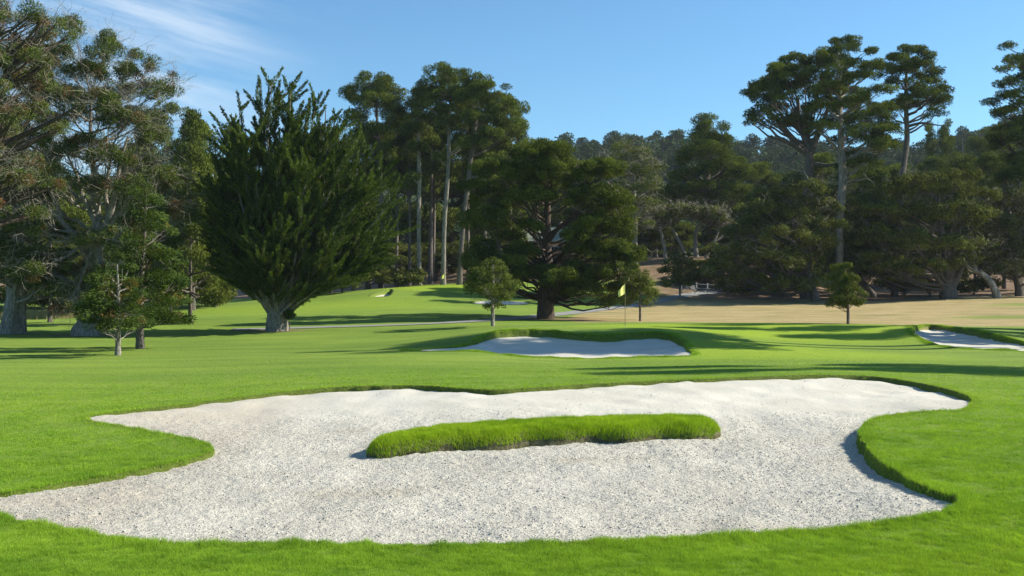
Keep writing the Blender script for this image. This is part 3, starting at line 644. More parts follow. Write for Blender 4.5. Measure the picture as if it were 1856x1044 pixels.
# --- spiky cypress
def spiky_cypress():
    rng = np.random.default_rng(120); s = 65 / F; bx, by = 502, 600
    thk = np.array([-95,-75,-60,-49,-38,-27,-20,-9.5,-4,5,14,23,37,55,65,75,95.]); Rk = np.array([40,90,118,138,203,290,350,425,445,425,388,362,340,282,225,140,50.])
    O_ = np.array([3, 0, 52.])
    nl = 135; th = 71 * rng.random(nl) ** .72; ph = rng.uniform(0, 2 * pi, nl)
    th[:14] = [3, 10, 20, 30, 40, 48, 58, 67, 5, 11, 18, 24, 31, 42]; ph[:8] = rng.normal(0, .15, 8); ph[8:14] = pi + rng.normal(0, .15, 6)
    cph = np.cos(ph); R = (np.interp(th, thk, Rk) * (1 + cph) / 2 + np.interp(-th, thk, Rk) * (1 - cph) / 2) * .93
    R[14:] *= np.maximum(.56 + .42 * rng.random(nl - 14) ** .6, np.where(th[14:] < 28, rng.uniform(.78, .99, nl - 14), 0))
    t_ = np.radians(th); D = np.stack([np.sin(t_) * np.cos(ph), .8 * np.sin(t_) * np.sin(ph), np.cos(t_)], -1)
    tip = (O_ + D * R[:, None]) * s; st0 = np.stack([rng.normal(0, .22, nl) + D[:, 0] * .3, rng.normal(0, .2, nl) + D[:, 1] * .3, rng.uniform(.9, 1.8, nl)], -1)
    LPth = curves(st0, tip, 12, rng, .035, .05, .004)
    brn = [tubes(LPth, np.linspace(1, .12, 12)[None] * rng.uniform(.09, .17, (nl, 1)), 6)]
    ns = 21; q = np.repeat(np.arange(nl), ns); tt = rng.uniform(.25, .98, len(q)); f = tt * 11; i0 = np.clip(f.astype(int), 0, 10)
    A = LPth[q, i0] * (1 - (f - i0)[:, None]) + LPth[q, i0 + 1] * (f - i0)[:, None]; axl = nrm(LPth[q, i0 + 1] - LPth[q, i0])
    rd = nrm(np.cross(axl, sph(len(q), rng))); rd = nrm(rd * np.array([1, .8, .6]) + .45 * nrm(axl * np.array([1, 1, 0])) + np.array([0, 0, .15])); an = np.radians(rng.uniform(25, 56, len(q)))[:, None]
    Ls = rng.uniform(1.1, 3.3, len(q)) * (1.2 - .65 * tt); B = A + (axl * np.cos(an) + rd * np.sin(an)) * Ls[:, None]
    hr = np.hypot(B[:, 0], B[:, 1]); kz = B[:, 2] > 2.3 + np.where(B[:, 0] < 0, .36, .15) * hr; A, B = A[kz], B[kz]
    A = np.concatenate([A, LPth[:, 8]]); B = np.concatenate([B, tip]); n = len(A)
    P = curves(A, B, 6, rng, .04, .05, .006); Lsp = np.linalg.norm(B - A, axis=1)
    brn.append(tubes(P, np.linspace(1, .2, 6)[None] * rng.uniform(.018, .035, (n, 1)), 4))
    for a in np.linspace(0, 6, 11):   # stout fluted stems rising from the bole
        qq = rng.uniform(.5, 1.0); e = np.array([[math.cos(a) * .40, math.sin(a) * .40, -.3], [math.cos(a) * .36, math.sin(a) * .36, 1.0], [math.cos(a) * .55 * qq, math.sin(a) * .5 * qq, 2.0], [math.cos(a) * 1.3 * qq, math.sin(a) * 1.2 * qq, 3.8], [math.cos(a) * 2.3 * qq, math.sin(a) * 2.0 * qq, 6.5]])
        brn.append(tubes(e, np.array([.42, .30, .22, .13, .05]), 9))
    brn.append(tubes(np.array([[0, 0, -.3], [0, 0, .5], [0, 0, 1.5], [.05, 0, 2.6], [.1, 0, 8], [0, 0, 13.]]), np.array([.80, .60, .50, .38, .16, .04]), 14))
    tv, tq = join(brn); tm = mesh('trunk', tv, tq, M['bark_pale'], smooth=True)
    cnt_ = (70 + 75 * Lsp).astype(int); idx = np.repeat(np.arange(n), cnt_); m = len(idx); t = .02 + .98 * rng.random(m)
    f = t * 5; i0 = np.clip(f.astype(int), 0, 4); fr = (f - i0)[:, None]; p = P[idx, i0] * (1 - fr) + P[idx, i0 + 1] * fr
    ax = nrm(P[idx, i0 + 1] - P[idx, i0]); ra_ = nrm(np.cross(ax, sph(m, rng)))
    wid = .15 * (1 - t) ** .8 + .01
    p = p + ra_ * (wid * rng.random(m) ** .6)[:, None]
    Dl = nrm(ax * 1.0 + ra_ * .5 + rng.normal(0, .15, (m, 3)))
    V, Qd = leaf_quads(p, Dl, .20 * rng.uniform(.6, 1.3, m), .06 * rng.uniform(.7, 1.3, m), rng, nrm(ra_ + rng.normal(0, .4, (m, 3)) + np.array([0, 0, .2])))
    cr = rng.random(n)
    cm = mesh('crown', V, Qd, M['cypress'], tint=np.stack([rng.random(m), cr[idx], np.zeros(m)], -1))
    place('spiky_cypress', 'large spiky cypress with upswept spear-like branches and fluted trunk', (tm, cm, None), bx, 65)
spiky_cypress()

# --- tall pine stand, centre left
PG = 'tall pines in the stand behind the far green'
tree('tall_pine', 'tall pine with a rounded crown, leftmost of the tall stand', 690, 528, 128, [(690,528,9),(692,420,8),(690,330,7),(684,230,5),(682,170,3)],
 [(680,162,40,16),(650,180,30,18),(712,178,30,18),(680,200,52,22),(645,225,26,18),(715,225,28,20),(680,250,44,18),(700,285,30,14),(660,290,20,14)], 'pine', 'bark_grey', 130, limb=.2, first=.5, k=1.6, group=PG)
tree('tall_pine', 'tall slender pine with one long pale bare trunk left of centre in the stand', 760, 525, 126, [(760,525,8),(759,420,7),(760,330,7),(758,250,5),(757,200,3)],
 [(757,200,24,14),(765,225,26,14),(748,245,22,14),(765,180,20,14),(760,280,22,12),(748,330,14,10)], 'pine', 'bark_pale', 131, limb=.12, first=.5, group=PG)
tree('tall_pine', 'tallest pine in the middle of the stand with a flat layered top', 803, 525, 124, [(803,525,9),(805,420,7.5),(812,320,7),(815,230,6),(816,160,3)],
 [(815,150,40,13),(790,170,28,14),(845,172,30,14),(812,190,44,16),(785,212,26,14),(845,215,26,14),(815,240,34,14),(800,300,16,10),(835,275,18,12)], 'pine', 'bark_pale', 132, limb=.18, first=.5, group=PG)
tree('tall_pine', 'tall pine with a leaning pale trunk at the right of the stand', 832, 522, 122, [(832,522,9.5),(838,420,8),(850,320,7),(862,230,6),(868,165,3)],
 [(868,160,28,12),(890,178,34,14),(860,195,34,16),(910,205,34,16),(880,225,40,16),(925,240,26,14),(895,260,36,16),(865,275,26,14),(905,300,30,14),(880,330,26,12)], 'pine', 'bark_grey', 133, limb=.18, first=.45, group=PG)
tree('tall_pine', 'thin pine with dark trunk behind the middle of the tall stand', 780, 525, 134, [(780,525,9),(781,400,7),(782,300,6),(780,190,3)],
 [(780,190,24,14),(792,215,22,14),(772,240,22,14),(785,275,22,12)], 'pine', 'bark_grey', 134, limb=.12, first=.5, group=PG)
tree('tall_pine', 'shorter pine with a spreading crown at the right rim of the tall stand', 905, 525, 130, [(905,525,9),(903,420,8),(900,330,6),(905,230,4)],
 [(915,215,24,14),(930,262,24,14),(900,290,34,16),(925,320,30,16),(880,350,30,16),(915,370,34,16),(890,400,30,14)], 'pine', 'bark_grey', 135, limb=.16, first=.35, group=PG)
# --- tall pines on the right skyline
SG = 'tall pines rising against the sky on the right'
tree('tall_pine', 'wide multi-stemmed pine, leftmost of the tall skyline pines on the right', 1460, 530, 118, [(1460,530,20),(1462,420,18),(1465,330,17),(1466,275,15),(1466,235,8)],
 [(1500,105,24,16),(1470,112,30,18),(1430,108,34,20),(1405,135,30,20),(1385,165,26,20),(1370,195,20,14),(1455,145,40,20),(1500,150,30,18),(1420,180,30,16),(1480,185,34,16),(1395,215,22,12),(1440,215,26,12),(1365,210,14,8),(1505,210,26,14),(1390,150,34,16)],
 'pine', 'bark_grey', 140, limb=.16, first=.42, k=1.9, dens=1.1, depth=.7, group=SG, squash=.5,
 extra=[[(1466,270,15,0),(1430,235,11,-4),(1405,205,8,-8),(1385,185,4,-10)],[(1466,270,14,0),(1485,230,10,4),(1505,180,7,6),(1510,130,4,8)],[(1466,260,12,0),(1450,215,9,3),(1448,165,5,5)],[(1466,285,9,0),(1500,290,6,-5),(1525,285,3,-7)]])
tree('tall_pine', 'tallest skyline pine with a long pale leaning trunk and layered crown', 1520, 530, 112, [(1518,530,13),(1520,450,13),(1522,380,13),(1527,310,13),(1522,220,10),(1521,130,7),(1518,70,3)],
 [(1515,72,26,13),(1512,92,30,13),(1545,95,20,12),(1520,118,38,14),(1560,118,24,14),(1548,140,34,14),(1500,150,30,14),(1575,165,34,14),(1540,180,34,14),(1600,185,26,13),(1565,205,40,14),(1605,215,24,12),(1545,232,34,12),(1590,235,36,12),
  (1560,258,34,12),(1600,255,24,10),(1550,285,30,12),(1480,225,24,11),(1570,310,22,11),(1490,180,24,12)],
 'pine', 'bark_pale', 141, limb=.12, first=.45, k=1.9, dens=1.1, depth=.8, group=SG, squash=.5,
 extra=[[(1524,270,8,0),(1500,240,5,-8),(1480,225,3,-10)],[(1522,200,8,0),(1550,180,5,-8),(1572,160,3,-12)],[(1526,300,8,0),(1548,280,5,-6),(1575,255,3,-8)],[(1521,160,7,0),(1490,140,4,-8),(1470,145,3,-10)]])
tree('tall_pine', 'slender skyline pine standing apart with gaps of sky in its crown', 1625, 530, 120, [(1620,530,12),(1626,420,11),(1632,320,10),(1644,250,9),(1642,180,7),(1643,110,4)],
 [(1640,92,26,10),(1625,110,26,11),(1665,105,22,11),(1610,125,20,11),(1650,122,34,11),(1680,130,18,12),(1670,148,24,10),(1625,145,20,8),(1655,165,24,8),(1690,165,22,10),(1675,178,34,11),(1700,182,16,10),(1630,180,26,9),(1690,200,22,8),(1618,196,14,8)],
 'pine', 'bark_grey', 142, limb=.14, first=.55, k=2.0, dens=1.15, depth=.8, group=SG, squash=.5,
 extra=[[(1644,222,6,0),(1670,215,4,-4),(1700,222,2,-8),(1720,222,1,-8)],[(1642,190,6,0),(1668,180,4,-6),(1690,170,2,-8)]])
tree('tall_pine', 'dark pine cut off by the right edge with ragged tiers', 1885, 535, 118, [(1885,535,14),(1885,400,13),(1882,250,10),(1875,120,6),(1870,60,3)],
 [(1845,78,22,14),(1860,100,30,14),(1835,120,22,10),(1860,140,36,14),(1825,152,22,8),(1855,170,34,12),(1812,183,18,9),(1835,200,30,12),(1815,205,16,8),(1860,225,40,14),(1850,255,40,16),(1825,245,24,12),(1900,120,40,30),(1900,200,50,30),(1870,290,50,24),(1920,260,40,30),(1850,320,40,20),(1890,350,50,24)],
 'pine', 'bark_dark', 143, limb=.2, first=.3, k=1.9, dens=1.1, depth=.8, group=SG, squash=.5)

# --- oaks and trees on the right
tree('oak_tree', 'spreading oak with forked pale trunk at the edge of the dry field', 1718, 536, 112, [(1718,536,26),(1718,515,24),(1720,490,22),(1715,450,14),(1705,400,9),(1700,350,5)],
 [(1600,350,44,24),(1650,335,50,24),(1710,330,50,24),(1750,355,36,24),(1580,390,50,28),(1640,390,56,28),(1710,385,56,30),(1760,400,34,26),(1575,430,46,28),(1630,440,50,28),(1690,440,44,22),(1750,440,30,18),(1610,480,44,24),(1660,480,36,20),(1700,475,24,14),(1570,475,34,28),(1740,465,24,10)],
 'oak', 'bark_grey', 150, style='broad', leafpx=3.6, wpx=2.4, k=1.25, clump=3.4, limb=.13, first=.1, subb=.35, twigs=350, twig_len=1.3, depth=.7,
 extra=[[(1716,530,20,0),(1700,505,13,-5),(1690,480,8,-8),(1670,450,4,-10)],[(1720,525,16,0),(1732,500,11,-6),(1742,475,7,-10),(1760,445,4,-12)]])
t, l, e = rel(1808, 540, [(1808,540,13),(1800,522,12),(1790,505,10),(1778,495,9),(1768,490,8)], [(1775,440,26,12),(1745,455,18,8)],
 [[(1770,492,7,0),(1755,485,5,-2),(1745,470,4,-4),(1746,462,3,-4)],[(1772,493,7,0),(1764,475,5,2),(1770,462,4,3),(1766,450,2,3),(1778,435,1.5,3)],[(1786,500,5,0),(1775,488,3,-5)]])
place('dead_tree', 'bent bleached half-dead trunk leaning left beside the forked oak', build_tree(111 / F, t, l, M['oak'], M['bark_pale'], 151, style='broad', leafpx=3.6, wpx=2.4, k=.7, clump=2.4, limb=.04, first=.5, extra=e, dens=.6, twigs=80), 1808, 111)
tree('oak_tree', 'broad sunlit oak below the wide multi-stemmed skyline pine', 1478, 532, 110, [(1478,532,14),(1470,500,13),(1455,460,10),(1440,400,7),(1430,350,4)],
 [(1400,345,44,20),(1450,340,44,20),(1480,365,34,24),(1370,375,44,24),(1430,380,50,24),(1490,405,26,24),(1350,410,44,26),(1410,420,50,26),(1465,430,40,26),(1330,450,44,28),(1390,465,50,28),(1450,470,44,26),(1300,480,34,26),(1350,500,44,24),(1410,505,44,20),(1460,500,28,14)],
 'oak', 'bark_grey', 152, style='broad', leafpx=3.6, wpx=2.4, k=1.25, clump=3.4, limb=.12, first=.1, subb=.35, twigs=400, twig_len=1.3, depth=.7)
tree('oak_tree', 'dense oak with a speckled grey-green crown at the right edge', 1850, 535, 116, [(1850,535,16),(1846,500,14),(1840,450,10),(1830,380,5)],
 [(1790,370,36,22),(1840,360,40,24),(1880,380,40,30),(1790,410,34,24),(1835,415,44,26),(1880,430,40,30),(1815,455,36,24),(1860,470,40,26),(1825,490,34,18),(1875,500,34,18)],
 'oak', 'bark_grey', 153, style='broad', leafpx=3.6, wpx=2.4, k=1.15, clump=3.2, limb=.18, first=.1, twigs=1200, twig_len=1.5, depth=.7)
tree('oak_tree', 'oak with a slanting trunk between the lone young tree and the forked oak', 1585, 530, 118, [(1585,528,10),(1570,510,9),(1555,490,8),(1545,450,6),(1540,390,4)],
 [(1545,370,40,24),(1580,385,40,24),(1530,410,34,28),(1560,430,40,26),(1540,465,34,26),(1590,460,40,28),(1560,490,34,16),(1515,470,24,24)],
 'oak', 'bark_grey', 154, style='broad', leafpx=3.6, wpx=2.4, k=1.25, clump=3.2, limb=.16, first=.15, twigs=500, twig_len=1.4, depth=.7)
tree('pine_tree', 'tall dark bushy pine breaking the hill line in the middle distance', 1285, 480, 150, [(1285,480,12),(1285,400,10),(1282,300,7),(1280,235,3)],
 [(1278,232,20,12),(1290,250,30,14),(1262,262,24,14),(1305,275,30,16),(1275,290,40,18),(1325,300,24,16),(1250,300,24,16),(1290,325,50,20),(1240,335,30,18),(1330,335,30,18),(1270,360,50,20),(1220,365,30,18),(1320,370,40,20),(1240,395,36,16),(1290,400,40,14),(1350,400,30,18)],
 'pine', 'bark_grey', 155, limb=.2, first=.2, k=1.5, depth=.8)
tree('pine_tree', 'sunlit pine with pale bare inner branches right behind the broad pine', 1150, 500, 135, [(1150,500,10),(1150,420,9),(1148,340,6),(1150,290,3)],
 [(1130,285,26,14),(1160,295,24,14),(1115,310,26,16),(1175,320,24,16),(1145,330,34,16),(1180,350,20,16),(1130,360,30,16),(1165,385,30,16),(1110,380,24,20),(1150,420,30,18)],
 'pine', 'bark_pale', 156, limb=.2, first=.25, k=1.2, dens=.8, twigs=800, twig_len=1.5)
LG = 'leaning pale-trunked trees on the brown bank'
for i, (bx, by, d, tr, lo, lb) in enumerate([
 (1206, 468, 138, [(1206,468,7),(1204,440,6),(1198,415,5),(1196,395,3)], [(1190,385,24,12),(1205,375,22,12),(1175,395,16,10),(1215,392,18,10)], 'pale forked trunk, leftmost on the brown bank'),
 (1245, 460, 140, [(1245,460,6),(1235,435,5),(1222,410,4),(1212,395,2)], [(1215,385,20,12),(1235,375,24,14),(1200,380,14,8)], 'thin trunk leaning left on the brown bank'),
 (1262, 458, 142, [(1262,458,8),(1260,430,7),(1262,405,6),(1278,392,4)], [(1280,380,26,14),(1250,385,22,12),(1300,385,18,10)], 'trunk with a bright upright stem on the brown bank'),
 (1280, 450, 141, [(1278,452,7),(1286,430,6),(1297,415,5),(1305,395,3)], [(1310,385,26,14),(1325,400,22,12),(1290,378,22,12)], 'pale trunk leaning right on the brown bank')]):
    tree('leaning_tree', lb, bx, by, d, tr, lo, 'oak', 'bark_pale', 160 + i, style='broad', leafpx=3.2, wpx=2.2, k=1.1, clump=2.8, limb=.1, first=.5, twigs=220, twig_len=1.4, group=LG)

# --- woodland trees of which several grow: build each kind once, then copy
def proto(name, h, w, seed, kind):
    rng = np.random.default_rng(seed); lobes = []
    if kind == 'pine':       # long bare bole
        for i in range(15):
            f = rng.uniform(.5, 1); x = rng.normal(0, .28) * w * (1.15 - f) * 1.8; lobes.append((x, h * f * .95, w * rng.uniform(.14, .22), h * rng.uniform(.035, .06)))
        tr = [(0, 0, h * .028), (rng.normal(0, .2), h * .4, h * .022), (rng.normal(0, .4), h * .75, h * .013), (0, h * .95, h * .004)]
        a = dict(leaf=M['pine'], bark=M['bark_grey'], style='pine', first=.45, limb=.15)
    elif kind == 'bushy':
        for i in range(24):
            f = rng.uniform(.12, .97); wd = w * .5 * (math.sin(pi * min(1, .25 + f * .8)) ** .7); lobes.append((rng.uniform(-1, 1) * wd * .75, h * f, w * rng.uniform(.13, .2), h * rng.uniform(.06, .1)))
        tr = [(0, 0, h * .03), (0, h * .5, h * .02), (0, h * .9, h * .005)]
        a = dict(leaf=M['pine'], bark=M['bark_grey'], style='pine', first=.15, limb=.14)
    else:
        for i in range(22):
            f = rng.uniform(.2, .93); wd = w * .5 * math.sqrt(max(.1, 1 - ((f - .5) / .55) ** 2)); lobes.append((rng.uniform(-1, 1) * wd * .8, h * f, w * rng.uniform(.13, .2), h * rng.uniform(.08, .12)))
        tr = [(0, 0, h * .05), (.3, h * .25, h * .04), (-.2, h * .6, h * .02), (0, h * .85, h * .008)]
        a = dict(leaf=M['oak'], bark=M['bark_grey'], style='broad', first=.15, limb=.16, twigs=500, twig_len=1.6)
    leaf = a.pop('leaf'); bark = a.pop('bark')
    lp = .30 if kind != 'oak' else .27
    return build_tree(1.0, tr, lobes, leaf, bark, seed, leafpx=lp, wpx=lp * (.45 if kind != 'oak' else .65), k=1.5, clump=3.4, squash=.55, **a) if kind != 'oak' else \
           build_tree(1.0, tr, lobes, leaf, bark, seed, leafpx=lp, wpx=lp * .65, k=1.1, clump=3.4, **{**a, 'twigs': 0})
PR = {}
for kd, h_, w_ in (('pine', 24, 10), ('bushy', 18, 11), ('oak', 11, 13)):
    for v_ in range(2): PR[kd, v_] = (proto(kd, h_, w_, 300 + v_ * 7 + len(kd), kd), h_, w_)
first_of = {}
def wood(kd, v, px, top, base, width, d, label, group=None, rz=0.0, name=None):
    ms, h_, w_ = PR[kd, v]; x = (px - CX) / F * d; z = gz(x, d); zt = EYE + (CY - top) / F * d
    sc = (width * d / F / w_, width * d / F / w_, (zt - z) / h_)
    key = (kd, v)
    if key not in first_of:
        t = place(name or {'pine': 'pine_tree', 'bushy': 'conifer_tree', 'oak': 'oak_tree'}[kd], label, ms, px, d, 'tree', group); t.scale = sc; t.rotation_euler = (0, 0, rz); first_of[key] = t; return t
    return dup(first_of[key], (x, d, z), sc, rz, label, group)
R2 = np.random.default_rng(77)
EXEC_WOOD = [
 # left background, behind the old pine and the spiky cypress
 ('bushy',0,90,330,580,150,80,'conifer close behind the old pine, seen between the left trunks'),
 ('bushy',1,345,270,575,150,76,'loose sunlit conifer filling the gap left of the spiky cypress'),
 ('bushy',0,310,215,560,120,92,'bushy conifer showing right of the old pine crown'),
 ('pine',0,345,195,560,110,100,'pine whose top shows between the old pine and the spiky cypress'),
 ('bushy',1,390,225,560,130,104,'bushy conifer close behind the left side of the spiky cypress'),
 ('bushy',0,350,330,560,150,98,'low spreading conifer left of the spiky cypress trunk'),
 ('oak',0,395,400,560,130,108,'low oak in deep shade behind the spiky cypress trunk'),
 ('bushy',1,250,260,565,150,108,'dark conifer behind the old pine trunk'),
 ('oak',1,100,450,575,160,108,'rounded olive bush-like oak seen between the two left trunks'),
 ('bushy',0,20,300,575,200,112,'dark conifer behind the left edge trunk'),
 ('bushy',1,130,330,575,170,125,'conifer deep behind the old pine limbs'),
 ('oak',0,280,440,560,140,110,'dark oak behind the bushy redwood'),
 ('pine',1,470,250,545,120,125,'pine hidden mostly behind the spiky cypress'),
 ('pine',0,590,175,540,110,135,'pine whose rounded top shows right of the cypress tip'),
 ('bushy',0,560,300,545,130,128,'conifer behind the right side of the spiky cypress'),
 ('bushy',1,640,300,535,120,140,'dark conifer under the rounded crown of the leftmost tall pine'),
 ('oak',1,600,450,545,110,118,'dim oak under the spiky cypress boughs'),
 ('oak',0,670,455,530,110,122,'sunlit rounded oak left of the far green'),
 ('oak',1,620,480,540,90,115,'low olive oak beside the sunlit rounded oak'),
 ('bushy',0,740,250,525,130,155,'dark conifer behind the first bare pine trunks'),
 ('bushy',1,820,240,520,150,160,'dark conifer behind the middle bare pine trunks'),
 ('bushy',0,900,270,520,140,150,'dark conifer behind the right bare pine trunks'),
 ('oak',0,720,440,525,110,140,'dark undergrowth oak at the left foot of the tall stand'),
 ('oak',1,790,440,520,120,145,'dark undergrowth oak at the middle foot of the tall stand'),
 ('oak',0,870,430,520,120,140,'dark undergrowth oak at the right foot of the tall stand'),
 ('pine',1,735,190,520,80,165,'distant pine peeping between the rounded crown and the tall stand'),
 ('pine',0,950,255,520,100,165,'distant pine right of the tall stand'),
 ('pine',0,718,160,525,90,136,'slim pine filling the gap right of the rounded crown in the tall stand'),
 ('pine',1,742,172,525,80,131,'slim pine just left of the long pale bare trunk in the tall stand'),
 ('pine',0,785,150,525,90,138,'slim pine behind the flat layered top of the tall stand'),
 ('pine',1,848,148,522,90,137,'slim pine between the flat layered top and the leaning trunk of the tall stand'),
 ('pine',0,880,165,522,95,132,'slim pine right of the leaning trunk in the tall stand'),
 ('pine',1,925,170,522,80,134,'slim pine at the outer right edge of the tall stand'),
 ('pine',0,665,165,528,90,140,'slim pine behind the rounded crown of the tall stand'),
 # centre background
 ('bushy',1,990,290,510,130,175,'conifer whose top shows above the broad pine'),
 ('bushy',0,1060,298,505,130,180,'conifer behind the right shoulder of the broad pine'),
 ('oak',1,950,460,520,110,132,'dark oak below the house roof'),
 ('oak',0,1060,460,515,110,130,'dark oak behind the broad pine trunk'),
 ('bushy',1,1110,330,500,110,170,'conifer beyond the sunlit pine with bare branches'),
 ('pine',0,1190,328,480,90,190,'pine left of the tall dark bushy pine'),
 ('bushy',0,1215,345,480,100,175,'conifer above the brown bank'),
 ('bushy',1,1165,400,490,110,155,'dark conifer left of the brown bank'),
 ('oak',0,1330,400,470,120,150,'oak above the brown bank to the right'),
 ('bushy',0,1375,305,500,110,165,'conifer beneath the hill right of the tall dark bushy pine'),
 ('oak',1,1320,440,525,110,128,'dark rounded oak behind the rail fence'),
 ('oak',0,1275,470,525,90,127,'dark shrubby oak left of the rail fence'),
 ('bushy',1,1420,315,500,110,160,'conifer behind the sunlit oak'),
 ('bushy',0,1490,290,500,110,155,'conifer between the two biggest skyline pines'),
 ('bushy',1,1560,300,520,130,150,'conifer right of the long pale leaning trunk'),
 ('bushy',0,1620,310,520,120,155,'conifer below the slender skyline pine'),
 ('oak',1,1520,390,530,130,130,'deep green oak behind the lone young tree'),
 ('oak',0,1640,440,530,120,125,'dark oak filling the shade left of the forked oak'),
 ('bushy',1,1690,290,520,120,165,'conifer behind the forked oak'),
 ('bushy',0,1750,300,520,130,150,'conifer above the bleached leaning trunk'),
 ('oak',1,1770,400,520,130,135,'dark oak behind the bleached leaning trunk'),
 ('bushy',1,1820,280,520,130,140,'conifer before the right edge pine'),
 ('oak',0,1400,430,525,120,126,'dark oak under the broad sunlit oak'),
 ('oak',1,1450,440,530,110,124,'dark oak right under the broad sunlit oak'),
 ('pine',1,1700,205,500,60,190,'small distant pine top right of the slender skyline pine'),
 ('pine',0,1745,240,500,80,210,'distant pine near the right ridge'),
 ('pine',1,1790,225,500,90,200,'distant pine left of the right edge pine'),
 ('bushy',0,-80,200,575,220,100,'conifer just outside the left edge'),
 ('bushy',1,1960,300,530,180,125,'conifer just outside the right edge'),
]
for kd, v, px, top, base, wd, d, lb in EXEC_WOOD: wood(kd, v, px, top, base, wd, d, lb, 'woodland trees behind the course', float(R2.uniform(0, 6.28)))
# unseen pines at right: fairway shadows; tallest pair added to shade the middle bunker
for i, (x, y, h_, w_, kd) in enumerate([(37, 36.4, 22, 4.6, 'bushy'), (45, 36.6, 21, 6.0, 'bushy'), (29.5, 49.3, 27, 6.0, 'pine'), (28.8, 48.0, 25, 5.6, 'pine'), (36, 57.2, 18, 4.2, 'bushy'), (37.5, 61.5, 18.5, 4.2, 'bushy'), (41, 54.4, 17, 4.5, 'bushy'), (47, 64, 20, 5, 'pine')]):
    dup(first_of[kd, i % 2], (x, y, gz(x, y)), (w_ / PR[kd, 0][2], w_ / PR[kd, 0][2], h_ / PR[kd, 0][1]), i * 1.3, 'tall unseen pine beyond the right edge that throws shadow over fairway and middle bunker', 'shade pines beyond the right edge')

# --- hill wood
HV = []
for v_ in range(6):
    rng = np.random.default_rng(500 + v_); h_ = 14.0; w_ = 9.0 if v_ < 4 else 6.0
    m_ = 22; f = rng.uniform(.25, 1, m_); wd = w_ * .5 * np.clip(1.25 - f, .2, .8) * 1.2; a_ = rng.uniform(0, 6.28, m_); rr_ = wd * np.sqrt(rng.random(m_))
    Cn = np.stack([np.cos(a_) * rr_, np.sin(a_) * rr_, f * h_ * .94], -1)
    V1, Q1, t1 = foliage(Cn, rng.uniform(.9, 1.7, m_), 'pine', .85, .42, 2.0, rng, squash=.7)
    V2, Q2 = tubes(np.array([[0, 0, -2], [0, 0, 6], [.2, 0, 13.]]), np.array([.3, .24, .1]), 5)
    HV.append(mesh('hill_tree', np.concatenate([V1, V2]), np.concatenate([Q1, Q2 + len(V1)]), [M['hill'], M['bark_grey']],
                   midx=np.concatenate([np.zeros(len(Q1)), np.ones(len(Q2))]), tint=np.concatenate([t1, np.zeros((len(Q2), 3))])))
rng = np.random.default_rng(9); cnt = 0
cand = []
for d in (215, 240, 268, 298, 330, 362, 395, 428, 460, 490, 515):
    w0 = 930 if d > 280 else 940
    stepx = max(22, 7.2 / d * F * (1.0 if d < 480 else .62))
    for px in np.arange(w0, 1930, stepx):
        cand.append((px + rng.normal(0, stepx * .3), d + rng.normal(0, 8)))
for i, (px, d) in enumerate(cand):
    if cnt >= 298: break
    x = (px - CX) / F * d; o = bpy.data.objects.new('hill_tree', HV[rng.integers(0, 6)]); C.objects.link(o)
    o.location = (x, d, float(base_z(np.array([x]), np.array([d]))[0]) - .5); q = rng.uniform(.9, 1.35); o.scale = (q * rng.uniform(.9, 1.2), q, q * rng.uniform(.66, .86)); o.rotation_euler = (0, 0, rng.uniform(0, 6.28))
    tag(o, 'blue-green conifer in the dense wood covering the distant hill', 'tree', 'trees of the distant hill wood'); cnt += 1
print('hill trees', cnt, len(cand))
nb = 1500; d = rng.uniform(205, 540, nb); x = rng.uniform(-.30, .62, nb) * d; z = base_z(x, d)
q = np.repeat(np.arange(nb), 3); Cn = np.stack([x[q] + rng.normal(0, 2, len(q)), d[q] + rng.normal(0, 2, len(q)), z[q] + rng.uniform(1, 8.5, len(q))], -1)
V1, Q1, t1 = foliage(Cn, rng.uniform(1.5, 2.8, len(q)), 'broad', 1.3, .8, 1.1, rng, squash=.8)
tag(obj('hill_undergrowth', mesh('hill_undergrowth', V1, Q1, M['hill'], tint=t1)), 'dense scrub and small trees filling the gaps of the hill wood', 'undergrowth', kind='stuff')

# --- shrubs and dry grass
def shrub(label, px, d, w, h, seed, leaf='oak', rust=0., lp=.26):
    rng = np.random.default_rng(seed); lb = [(rng.uniform(-.35, .35) * w, h * rng.uniform(.3, .75), w * rng.uniform(.18, .28), h * rng.uniform(.2, .3)) for _ in range(7)]
    ms = build_tree(1.0, [(0, 0, .6 * lp), (.05, h * .4, .4 * lp), (0, h * .7, .15 * lp)], lb, M[leaf], M['bark_grey'], seed, style='broad', leafpx=lp, wpx=lp * .65, k=1.4, clump=2.0, limb=.05, first=.05, rust=rust)
    return place('shrub', label, ms, px, d, 'shrub')
shrub('low dark shrub by the right end of the rail fence', 1345, 119, 4, 2.2, 601)
shrub('dark hedge-like shrub in shade left of the forked oak', 1640, 121, 6, 2.6, 602)
shrub('second dark shrub close to the forked oak trunk', 1685, 119, 4, 2.0, 603)
shrub('shrub in the shadow right of the forked oak', 1765, 121, 5, 2.2, 604)
shrub('green shrub at the right foot of the leaning trunks', 1320, 133, 5, 3.0, 605)
shrub('rounded shrub under the trees left of the far green', 560, 112, 4, 2.2, 606)
shrub('dark shrub behind the left side of the spiky cypress trunk', 385, 106, 7, 3.4, 607)
shrub('tiny seedling sprouting at the right foot of the spiky cypress', 524, 64.3, .45, 1.5, 608, 'redwood', 0., .10)
shrub('shrub in the shade behind the small far bunker', 720, 125, 7, 2.5, 609)
shrub('olive shrub at the foot of the dark woods left of the old pine', 75, 97, 8, 3.0, 610, rust=.2)
r = np.random.default_rng(70); n = 16000; x = r.uniform(-48, -38, n); y = r.normal(91, 1.2, n); z = base_z(x, y)
x = -42 + r.normal(0, 2.2, n); z = base_z(x, y)
